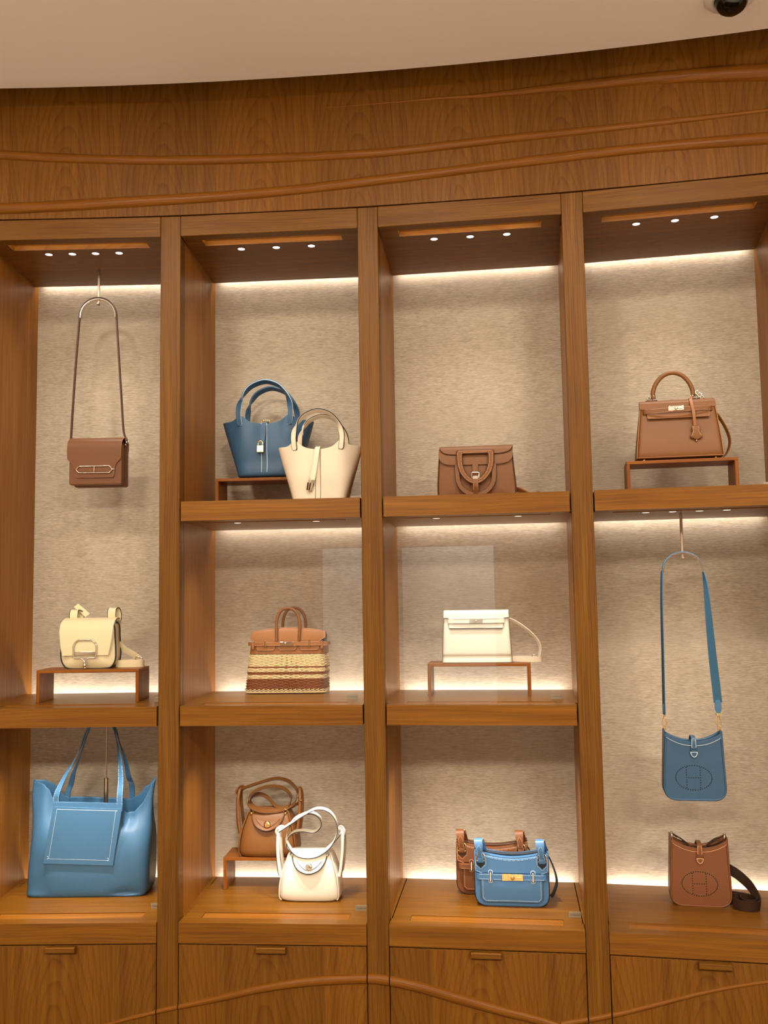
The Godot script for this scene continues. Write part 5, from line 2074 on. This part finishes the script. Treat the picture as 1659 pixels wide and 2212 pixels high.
func messenger_bag(brown: bool) -> void:
	var t: Node3D
	var mat: Material = M.tan_red if brown else M.blue_bright
	var th: Material = M.thread_tan if brown else M.thread_blue
	if brown:
		t = thing("messenger_bag", "reddish brown messenger bag with gold clasp standing behind the blue one", "handbag", in_bay(2, 0.0125, SILL, -0.262), "messenger bags on the sill")
	else:
		t = thing("messenger_bag", "bright blue messenger bag with white stitching at the front of the sill", "handbag", in_bay(2, 0.068, SILL, -0.167), "messenger bags on the sill")
	var o := PackedVector2Array()
	for p in round_poly(P2([-10.15, 0.0, 10.15, 0.0, 10.1, 14.6, -10.1, 14.6]), [3.6, 3.6, 0.0, 0.0], 6):
		if p.y < 14.5:
			o.append(p)
		elif p.x > 0:
			for i in 17:
				var x := 10.1 - 20.2 * i / 16.0
				o.append(Vector2(x, 12.8 + 1.75 * pow(absf(x) / 10.1, 1.8)))
	var mb := MB.new()
	mb.slab(o, -7.2, -0.8, 0.3)
	part(t, "body", mb, mat)
	mb = MB.new()
	mb.slab(o, -1.3, -0.45, 0.25)
	part(t, "front_gusset", mb, mat)
	mb = MB.new()
	var edge := MB.lift(MB.inset(ccw(o), 0.05), -0.6)
	mb.tube(edge, 0.16, 6, true)
	part(t, "piping", mb, M.tan_dark if brown else M.blue_dark)
	# the boxed front panel, cut corners below
	mb = MB.new()
	var pn := P2([-8.35, 2.3, -7.35, 1.3, 7.35, 1.3, 8.35, 2.3, 8.35, 9.4, -8.35, 9.4])
	mb.slab(pn, -0.6, 0.5, 0.25)
	var panel := part(t, "front_panel", mb, mat)
	mb = MB.new()
	var inn := MB.inset(pn, 0.5)
	mb.dashes(MB.lift(PackedVector2Array([inn[5] - Vector2(0, 1.5), inn[0], inn[1], inn[2], inn[3], inn[4] - Vector2(0, 1.5)]), 0.5), Vector3(0, 0, 1), 0.32, 0.12, 0.095)
	part(panel, "stitching", mb, th)
	# saddle flap: sways down in the middle, notched at the sides
	var fl := PackedVector2Array()
	for i in 17:
		var x := 10.1 - 20.2 * i / 16.0
		fl.append(Vector2(x, 12.95 + 1.75 * pow(absf(x) / 10.1, 1.8)))
	fl.append_array(P2([-10.1, 9.6, -8.2, 8.75, -7.6, 9.1, 7.6, 9.1, 8.2, 8.75, 10.1, 9.6]))
	mb = MB.new()
	mb.slab(fl, 0.0, 0.75, 0.2)
	var fm := part(t, "flap", mb, mat)
	mb = MB.new()
	var line := PackedVector3Array()
	for i in 17:
		line.append(V(fl[i].x * 0.94, fl[i].y - 0.42, 0.76))
	mb.dashes(line, Vector3(0, 0, 1), 0.32, 0.12, 0.085)
	mb.dashes(Q3([-9.7, 13.6, 0.76, -9.7, 9.8, 0.76, -8.0, 9.1, 0.76]), Vector3(0, 0, 1), 0.32, 0.12, 0.085)
	mb.dashes(Q3([9.7, 13.6, 0.76, 9.7, 9.8, 0.76, 8.0, 9.1, 0.76]), Vector3(0, 0, 1), 0.32, 0.12, 0.085)
	part(fm, "stitching", mb, th)
	mb = MB.new()
	mb.tube(curve3(Q3([-10.1, 14.8, -3.4, -6, 13.6, -3.4, 0, 13.1, -3.4, 6, 13.6, -3.4, 10.1, 14.8, -3.4]), 5), 0.5, 6)
	part(t, "top_edge", mb, M.tan_dark if brown else M.blue_dark)
	# belt across the front with its clasp
	mb = MB.new()
	mb.ribbon(curve3(Q3([-9.3, 8.25, 0.55, -9.0, 8.25, 1.0, -5.0, 8.25, 1.12, 5.0, 8.25, 1.12, 9.0, 8.25, 1.0, 9.3, 8.25, 0.55]), 4), Vector3(0, 1, 0), 1.55, 0.28)
	var belt := part(t, "belt", mb, mat)
	mb = MB.new()
	for y in [7.65, 8.85]:
		mb.dashes(Q3([-8.8, y, 1.2, -5.0, y, 1.27, 5.0, y, 1.27, 8.8, y, 1.2]), Vector3(0, 0, 1), 0.32, 0.12, 0.075)
	part(belt, "stitching", mb, th)
	turn_clasp(t, 0.25, 8.25, 1.35, 5.7, M.gold)
	for x in [-5.75, 5.8]:
		mb = MB.new()
		mb.slab(rrect(x - 0.26, 7.0, x + 0.26, 9.6, 0.25), 0.9, 1.55, 0.12)
		part(t, "turn_loop", mb, M.silver)
		mb = MB.new()
		mb.tube(MB.lift(rrect(x - 0.55, 6.6, x + 0.55, 9.95, 0.5), 0.82), 0.09, 5, true)
		part(t, "loop_slot", mb, th)
	# strap ends rising from cut-outs at the top corners
	for s in [-1.0, 1.0]:
		var x: float = s * 8.35
		mb = MB.new()
		var hole := P2([x - 1.15, 13.1, x - 1.15, 11.5, x, 10.4, x + 1.15, 11.5, x + 1.15, 13.1])
		mb.slab(hole, 0.3, 0.8, 0.02)
		part(t, "flap_window", mb, M.tan_dark if brown else M.blue_dark)
		mb = MB.new()
		mb.dashes(lift(MB.inset(ccw(hole), -0.25), 0.77, true), Vector3(0, 0, 1), 0.32, 0.12, 0.08)
		part(t, "stitching", mb, th)
		mb = MB.new()
		mb.tube(curve3(Q3([x - 0.95, 12.4, 1.0, x - 1.2, 13.4, 1.1, x - 0.9, 14.3, 0.9, x, 14.6, 0.8, x + 0.9, 14.3, 0.9, x + 1.2, 13.4, 1.1, x + 0.95, 12.4, 1.0]), 4), 0.17, 6)
		mb.tube(Q3([x - 1.0, 12.45, 1.0, x + 1.0, 12.45, 1.0]), 0.2, 6)
		part(t, "strap_ring", mb, M.silver if not brown else M.gold)
		mb = MB.new()
		mb.ribbon(Q3([x, 12.0, 0.95, x, 13.0, 1.25, x, 13.6, 1.0]), Vector3(1, 0, 0), 1.7, 0.35)
		mb.ribbon(curve3(Q3([x - 0.1, 13.3, 1.2, x - 0.15, 14.6, 1.5, x - 0.35, 16.3, 1.6, x - 0.5, 17.6, 1.2, x - 0.45, 18.1, 0.2, x - 0.2, 17.6, -1.2, x + 0.2, 15.6, -2.6, x + 0.5, 13.6, -3.6]), 5), Vector3(1, 0, 0.08), [1.3, 1.3, 1.35, 1.4, 1.5, 1.6, 1.7, 1.8, 1.9, 2.0, 2.1, 2.2, 2.25, 2.3, 2.3, 2.3, 2.3, 2.3, 2.3, 2.3, 2.3, 2.3, 2.3, 2.3, 2.3, 2.3, 2.3, 2.3, 2.3, 2.3, 2.3, 2.3, 2.3, 2.3, 2.3, 2.3], 0.3)
		var se := part(t, "strap_end", mb, mat)
		mb = MB.new()
		mb.dashes(Q3([x - 0.7, 13.7, 1.55, x - 0.95, 15.9, 1.8, x - 0.35, 16.9, 1.8, x + 0.25, 15.9, 1.8, x + 0.42, 13.7, 1.55]), Vector3(0, 0, 1), 0.32, 0.12, 0.08)
		part(se, "stitching", mb, th)
		mb = MB.new()
		mb.ball(V(x + 0.75, 18.0, 0.1), 0.3)
		mb.tube(Q3([x + 0.7, 17.9, 0.1, x + 0.95, 16.8, -0.9]), 0.16, 6)
		part(t, "strap_stud", mb, M.gold)
	mb = MB.new()
	loop_strap(mb, [10.2, 12.5, -5.0, 11.0, 10.8, -5.2, 12.1, 7.5, -5.4, 12.3, 5.0, -5.6, 11.4, 2.4, -5.6, 10.6, 1.4, -5.4], 2.0, 0.25, Vector3(0.2, 0, 1))
	part(t, "shoulder_strap", mb, M.tan_dark if brown else M.blue_dark)


func top_handle_bag() -> void:
	var t := thing("top_handle_bag", "caramel leather handbag with an arched handle and hanging key bell on a riser", "handbag", in_bay(3, -0.01, UPPER + 0.0925, -0.15))
	var rows := [[0.6, -11.3, 11.3, -10.8, -0.2, 20.0], [0.9, -11.5, 11.5, -11.0, 0.0, 20.0], [2.2, -11.35, 11.35, -10.9, 0.25, 20.0], [6.0, -11.0, 11.0, -9.7, 0.0, 20.0], [10.0, -10.55, 10.55, -8.3, -0.7, 20.0], [13.5, -10.15, 10.15, -7.1, -1.3, 20.0], [16.2, -9.85, 9.85, -6.3, -1.8, 20.0]]
	var mb := MB.new()
	mb.loft(body_rings(rows, 4, 100), true, true, true)
	part(t, "body", mb, M.tan)
	mb = MB.new()
	for s in [-1.0, 1.0]:
		mb.tube(curve3(Q3([s * 11.45, 0.8, 0.05, s * 11.35, 2.2, 0.25, s * 11.0, 6.0, 0.0, s * 10.55, 10.0, -0.7, s * 9.9, 16.2, -1.75]), 5), 0.13, 5)
	mb.tube(Q3([-11.4, 0.85, 0.05, 11.4, 0.85, 0.05]), 0.1, 5)
	part(t, "edge_piping", mb, M.tan_edge)
	mb = MB.new()
	for q in [[-9.5, -1.5], [9.5, -1.5], [-9.5, -9.5], [9.5, -9.5]]:
		mb = MB.new()
		mb.lathe([[0.2, 0.0], [0.5, 0.1], [0.55, 0.35], [0.4, 0.7]], Transform3D(Basis(), V(q[0], 0, q[1])), 12)
		part(t, "foot_stud", mb, M.gold)
	flap(t, [[13.0, -7.6, -9.8, 9.8], [15.8, -6.9, -9.8, 9.85], [16.9, -5.8, -9.85, 9.9], [17.2, -4.2, -9.9, 9.9], [16.95, -2.6, -9.95, 9.95], [16.2, -1.75, -10.0, 10.0], [15.2, -1.45, -10.1, 10.1], [14.75, -1.35, -10.1, 10.1], [14.55, -1.3, -8.4, 8.5], [13.9, -1.0, -8.2, 8.3], [13.0, -0.6, -8.15, 8.25], [12.2, -0.2, -8.15, 8.2], [11.7, 0.1, -8.1, 8.15]], 0.28, M.tan, M.tan_edge)
	mb = MB.new()
	mb.ribbon(curve3(Q3([-9.2, 13.7, -1.8, -9.0, 13.7, -0.6, -6.0, 13.75, 0.0, -1.0, 13.9, 0.35, 4.0, 14.0, 0.0, 8.6, 14.0, -0.6, 8.9, 14.0, -1.8]), 4), Vector3(0, 1, 0), 1.15, 0.24)
	var belt := part(t, "belt", mb, M.tan)
	mb = MB.new()
	for y in [-0.55, 0.55]:
		mb.tube(curve3(Q3([-8.9, 13.7 + y, -0.5, -6.0, 13.75 + y, 0.1, -1.0, 13.9 + y, 0.45, 4.0, 14.0 + y, 0.1, 8.5, 14.0 + y, -0.5]), 4), 0.08, 5)
	part(belt, "belt_edge", mb, M.tan_edge)
	turn_clasp(t, -0.6, 14.15, 0.5, 4.2, M.silver)
	mb = MB.new()
	mb.tube(curve3(Q3([-6.0, 18.0, -4.2, -6.1, 19.8, -4.2, -5.2, 22.3, -4.2, -3.2, 24.5, -4.2, -0.7, 25.2, -4.2, 1.8, 24.4, -4.2, 3.7, 22.2, -4.2, 4.6, 19.8, -4.2, 4.6, 18.2, -4.2]), 6), 0.62, 10)
	part(t, "handle", mb, M.tan)
	for x in [-6.5, 5.0]:
		mb = MB.new()
		mb.slab(rrect(x - 1.8, -1.0, x + 1.6, 1.0, 0.8), 0.0, 0.2, 0.05)
		var tab := part(t, "handle_tab", mb, M.tan_dark)
		tab.transform = Transform3D(Basis(Vector3.RIGHT, -PI / 2), V(0, 17.3, -4.2) * 0.01)
		mb = MB.new()
		mb.tube(round_ring(P2([x - 1.2, 17.5, x + 0.6, 17.5, x + 0.5, 18.9, x - 0.9, 18.9]), 0.6, -4.2), 0.18, 6, true)
		mb.ball(V(x + 0.55, 18.8, -3.9), 0.32)
		mb.ball(V(x - 0.5, 18.2, -3.7), 0.42)
		part(t, "handle_ring", mb, M.silver)
	mb = MB.new()
	for p in [[5.6, 19.0], [6.3, 18.2], [6.9, 17.4]]:
		mb.tube(round_ring(P2([p[0] - 0.5, p[1] - 0.5, p[0] + 0.5, p[1] - 0.5, p[0] + 0.5, p[1] + 0.5, p[0] - 0.5, p[1] + 0.5]), 0.45, -3.0), 0.2, 6, true)
	mb.ball(V(7.1, 16.9, -2.8), 0.4)
	part(t, "strap_clip", mb, M.silver)
	mb = MB.new()
	mb.ribbon(curve3(Q3([7.1, 17.0, -2.8, 8.2, 15.4, -2.6, 10.8, 12.0, -2.6, 12.8, 8.2, -2.8, 13.6, 5.0, -3.0, 13.0, 2.2, -3.4, 11.6, 0.5, -4.0, 10.0, 0.2, -5.0]), 6), Vector3(0.35, 0.25, 0.9), 1.1, 0.26)
	part(t, "shoulder_strap", mb, M.tan)
	# key bell on its cord
	mb = MB.new()
	mb.ribbon(curve3(Q3([4.3, 18.0, -3.9, 3.9, 17.8, -2.6, 3.6, 16.4, -0.9, 3.9, 13.0, 0.85, 4.2, 9.1, 0.75]), 5), Vector3(1, 0, 0.1), 0.75, 0.3)
	part(t, "bell_cord", mb, M.tan_light)
	mb = MB.new()
	var bell := round_poly(P2([3.15, 9.0, 3.35, 7.4, 2.6, 5.9, 3.3, 5.6, 4.4, 5.05, 5.6, 5.6, 6.15, 5.9, 5.35, 7.4, 5.45, 9.0]), 0.4, 3)
	mb.slab(bell, 0.45, 1.15, 0.2, 0.12)
	var bm := part(t, "key_bell", mb, M.tan)
	mb = MB.new()
	mb.dashes(Q3([3.5, 8.8, 1.25, 3.65, 7.3, 1.25, 3.1, 6.2, 1.25]), Vector3(0, 0, 1), 0.35, 0.12, 0.1)
	mb.dashes(Q3([5.1, 8.8, 1.25, 5.05, 7.3, 1.25, 5.65, 6.2, 1.25]), Vector3(0, 0, 1), 0.35, 0.12, 0.1)
	part(bm, "stitching", mb, M.thread_tan)
	mb = MB.new()
	mb.ball(V(4.4, 4.95, 0.8), 0.28)
	part(bm, "bell_stud", mb, M.silver)


func perforated_bag(blue: bool) -> void:
	var t: Node3D
	var mat: Material = M.blue_deep if blue else M.tan_red
	var dark: Material = M.blue_dark if blue else M.edge_dark
	var th: Material = M.thread_blue if blue else M.thread_tan
	if blue:
		t = thing("pouch_bag", "dark blue pouch bag with a punched oval emblem, hanging on a long strap", "handbag", in_bay(3, -0.0065, 0.99, -0.165), "pouch bags with punched ovals")
	else:
		t = thing("pouch_bag", "brown pouch bag with a punched oval standing on the sill beside its coiled strap", "handbag", in_bay(3, 0.005, SILL, -0.235), "pouch bags with punched ovals")
	var top := PackedVector2Array()
	for i in 15:
		var x := 7.3 - 14.6 * i / 14.0
		top.append(Vector2(x, 15.3 + 2.35 * pow(absf(x) / 7.3, 2.2)))
	var o := PackedVector2Array([Vector2(-8.2, 2.6)])
	o = round_poly(P2([-8.3, 0.0, 8.0, 0.0, 7.6, 9.0, 7.35, 17.6, -7.35, 17.6, -7.8, 9.0]), [3.6, 3.6, 0.0, 0.0, 0.0, 0.0], 6)
	# drop the straight top and put the sway in its place
	var front := PackedVector2Array()
	for p in o:
		if p.y < 17.0:
			front.append(p)
		elif p.x > 0 or front[-1] != top[14]:
			if p.x > 0:
				front.append_array(top)
	var mb := MB.new()
	mb.slab(front, -1.2, -0.1, 0.25)
	part(t, "front_panel", mb, mat)
	mb = MB.new()
	mb.slab(front, -5.6, -4.4, 0.2)
	part(t, "rear_panel", mb, mat)
	mb = MB.new()
	var wall := PackedVector3Array()
	for p in [Vector2(-7.35, 18.2)] + Array(gusset_line()) + [Vector2(7.35, 18.2)]:
		wall.append(V(p.x, p.y, -2.8))
	mb.ribbon(wall, Vector3(0, 0, 1), 5.2, 0.3)
	part(t, "gusset", mb, mat if not blue else M.blue_deep)
	mb = MB.new()
	mb.slab(MB.inset(ccw(front), 0.6), -4.6, -1.0, 0.0)
	part(t, "lining", mb, dark)
	# turned edges and piping
	mb = MB.new()
	var side := PackedVector3Array()
	for p in [Vector2(-7.2, 17.8)] + Array(gusset_line()) + [Vector2(7.2, 17.8)]:
		side.append(V(p.x * 0.985, p.y + 0.1, -0.1))
	mb.tube(side, 0.27, 6)
	part(t, "piping", mb, mat)
	mb = MB.new()
	var rim := PackedVector3Array()
	for p in top:
		rim.append(V(p.x, p.y - 0.35, 0.02))
	mb.ribbon(rim, Vector3(0, 1, 0), 0.85, 0.25)
	var band := part(t, "rim_band", mb, mat)
	mb = MB.new()
	for k in [-0.62]:
		var line := PackedVector3Array()
		for p in rim:
			line.append(p + V(0, k, 0.02))
		mb.tube(line, 0.09, 5)
	part(band, "rim_seam", mb, th)
	# closing tab with its horseshoe end
	mb = MB.new()
	mb.ribbon(curve3(Q3([-0.05, 15.4, -5.2, -0.05, 16.5, -3.6, -0.05, 16.6, -1.2, -0.05, 16.2, 0.2, -0.05, 15.0, 0.5, -0.05, 13.5, 0.5]), 4), Vector3(1, 0, 0), [1.15, 1.15, 1.15, 1.15, 1.15, 1.15, 1.15, 1.15, 1.15, 1.15, 1.15, 1.15, 1.15, 1.2, 1.25, 1.3, 1.35, 1.38, 1.42, 1.46, 1.5], 0.28)
	var tab := part(t, "closing_tab", mb, mat)
	mb = MB.new()
	mb.tube(Q3([-0.5, 16.1, 0.5, -0.62, 14.0, 0.68, 0.52, 14.0, 0.68, 0.4, 16.1, 0.5]), 0.09, 5)
	part(tab, "tab_seam", mb, th)
	mb = MB.new()
	mb.slab(rrect(-0.85, 13.0, 0.78, 13.35, 0.1), 0.2, 0.6, 0.08)
	var hs := curve2(P2([-0.95, 12.85, 0.85, 12.85, 0.95, 12.3, 0.55, 11.5, -0.05, 11.2, -0.65, 11.5, -1.05, 12.3]), 4)
	mb.slab(hs, 0.1, 0.45, 0.12)
	var hoof := part(t, "tab_catch", mb, mat)
	mb = MB.new()
	mb.tube(MB.lift(MB.inset(ccw(hs), 0.2), 0.45), 0.12, 5, true)
	part(hoof, "catch_edge", mb, th)
	# the punched emblem: an oval round the letter H
	mb = MB.new()
	var dots := []
	for i in 46:
		var a := TAU * i / 46.0
		dots.append(Vector2(-0.35 + 4.65 * cos(a), 5.9 + 3.22 * sin(a)))
	for i in 9:
		for x in [-2.2, 1.35]:
			dots.append(Vector2(x, 3.35 + 5.2 * i / 8.0))
	for i in 5:
		dots.append(Vector2(-1.65 + 0.62 * i, 5.9))
	for d in dots:
		mb.lathe([[0.17, -0.05], [0.17, 0.012], [0.02, 0.014]], Transform3D(Basis(Vector3.RIGHT, PI / 2), V(d.x, d.y, -0.1)), 8)
	part(t, "punched_emblem", mb, dark, "oval and letter H in punched dots", true)
	# swivel clips at the corners
	var metal: Material = M.gold if blue else M.silver
	if blue:
		for s in [-1.0, 1.0]:
			mb = MB.new()
			var x: float = s * 7.05
			mb.lathe([[0.3, 0], [0.32, 0.5], [0.2, 0.8], [0.2, 1.2]], Transform3D(Basis(), V(x, 18.0, -2.7)), 10)
			mb.tube(curve3(Q3([x, 19.0, -2.7, x - 0.55, 19.8, -2.7, x - 0.35, 21.0, -2.7, x, 21.4, -2.7, x + 0.35, 21.0, -2.7, x + 0.55, 19.8, -2.7]), 3, true), 0.13, 6, true)
			mb.lathe([[0.2, 0], [0.24, 0.4], [0.16, 0.9]], Transform3D(Basis(), V(x, 21.3, -2.7)), 10)
			if s > 0:
				mb.tube(curve3(Q3([x - 0.85, 22.9, -2.7, x - 0.6, 22.3, -2.7, x, 22.1, -2.7, x + 0.6, 22.3, -2.7, x + 0.85, 22.9, -2.7, x, 23.0, -2.7]), 3, true), 0.12, 6, true)
			part(t, "swivel_clip", mb, metal)
		var pts := PackedVector3Array()
		var wd := []
		var ww := []
		var q := [[-7.05, 22.2, 0.7], [-7.05, 24.5, 0.7], [-6.9, 32.0, 0.7], [-6.7, 42.0, 0.7], [-6.5, 52.0, 0.7], [-6.1, 60.5, 0.7]]
		for e in q:
			pts.append(V(e[0], e[1], -2.7))
			wd.append(Vector3(0.16, 0, 1))
			ww.append(2.3)
		for i in 15:
			var a := PI - PI * i / 14.0
			pts.append(V(-0.55 + cos(a) * 5.35, 61.4 + sin(a) * 5.1, -2.7))
			wd.append(Vector3(0.0, 0, 1))
			ww.append(2.3)
		for e in [[5.3, 57.4, 0.5], [5.6, 51.6, 0.75], [5.9, 45.0, 0.95], [6.3, 37.3, 1.2], [6.8, 30.0, 1.5], [7.1, 25.5, 1.8]]:
			pts.append(V(e[0], e[1], -2.7))
			wd.append(Vector3(e[2], 0, 1.9 - e[2]))
			ww.append(2.3)
		var cs := curve3(pts, 4)
		var cw := []
		for i in cs.size():
			var k := mini(i / 4, wd.size() - 1)
			var k2 := mini(k + 1, wd.size() - 1)
			cw.append((wd[k] as Vector3).normalized().lerp((wd[k2] as Vector3).normalized(), (i % 4) / 4.0))
		mb = MB.new()
		mb.ribbon(cs, cw, 2.2, 0.24)
		var st := part(t, "shoulder_strap", mb, M.strap_blue)
		mb = MB.new()
		mb.slab(round_poly(P2([6.5, 22.8, 7.6, 22.8, 7.95, 24.2, 7.75, 26.2, 6.35, 26.2, 6.15, 24.2]), [0.1, 0.1, 0.5, 0.9, 0.9, 0.5]), -2.75, -2.1, 0.1)
		mb.slab(rrect(-7.3, 22.4, -6.7, 25.0, 0.2), -3.2, -2.0, 0.1)
		var ends := part(st, "leather_end", mb, M.blue)
	else:
		for s in [-1.0, 1.0]:
			mb = MB.new()
			var x: float = s * 6.95
			mb.lathe([[0.35, 0], [0.35, 0.6], [0.2, 0.8], [0.2, 1.1]], Transform3D(Basis(), V(x, 17.6, -2.4)), 10)
			mb.ball(V(x, 18.8, -2.4), 0.34)
			mb.tube(Q3([x - s * 0.2, 18.4, -2.6, x - s * 1.6, 17.4, -3.4]), 0.28, 8)
			part(t, "swivel_clip", mb, metal)
			mb = MB.new()
			mb.ribbon(Q3([x - s * 1.2, 17.6, -3.6, x - s * 2.8, 16.6, -4.2, x - s * 4.4, 15.2, -4.6]), Vector3(0.2 * s, 0.3, 0.9), 2.0, 0.35)
			part(t, "strap_end", mb, M.chocolate)
		mb = MB.new()
		var lp := curve3(Q3([6.6, 9.3, -6.6, 8.4, 8.3, -6.6, 10.8, 6.8, -6.4, 13.2, 4.7, -5.0, 14.6, 2.6, -2.6, 14.9, 1.55, 0.2, 14.2, 1.45, 2.2, 12.2, 1.45, 3.1, 9.6, 1.45, 2.4, 8.0, 1.45, 0.6]), 6)
		var lw := []
		for p in lp:
			lw.append(Vector3(0.15, 1, 0.12))
		mb.ribbon(lp, lw, 2.7, 0.3)
		mb.ribbon(curve3(Q3([7.6, 1.45, -2.2, 9.2, 1.45, -3.4, 10.4, 1.45, -2.6, 10.2, 1.45, -0.8, 10.6, 1.45, 0.9, 12.2, 1.45, 1.8, 13.9, 1.45, 0.9, 14.1, 1.45, -1.4, 12.8, 1.45, -3.4, 10.8, 1.45, -4.6, 8.6, 1.45, -5.4]), 6), Vector3(0, 1, 0), 2.7, 0.3)
		var cs := part(t, "shoulder_strap", mb, M.chocolate)


func gusset_line() -> PackedVector2Array:
	# the bag's outline from the top of one side, round the base, to the other
	return round_poly_open(P2([-7.8, 9.0, -8.3, 0.0, 8.0, 0.0, 7.6, 9.0]), 3.6)


func round_poly_open(p: PackedVector2Array, r: float) -> PackedVector2Array:
	var o := PackedVector2Array([p[0]])
	for i in range(1, p.size() - 1):
		var s := p[i] + (p[i - 1] - p[i]).normalized() * r
		var e := p[i] + (p[i + 1] - p[i]).normalized() * r
		for j in 9:
			var t := j / 8.0
			o.append(s.lerp(p[i], t).lerp(p[i].lerp(e, t), t))
	o.append(p[-1])
	return o
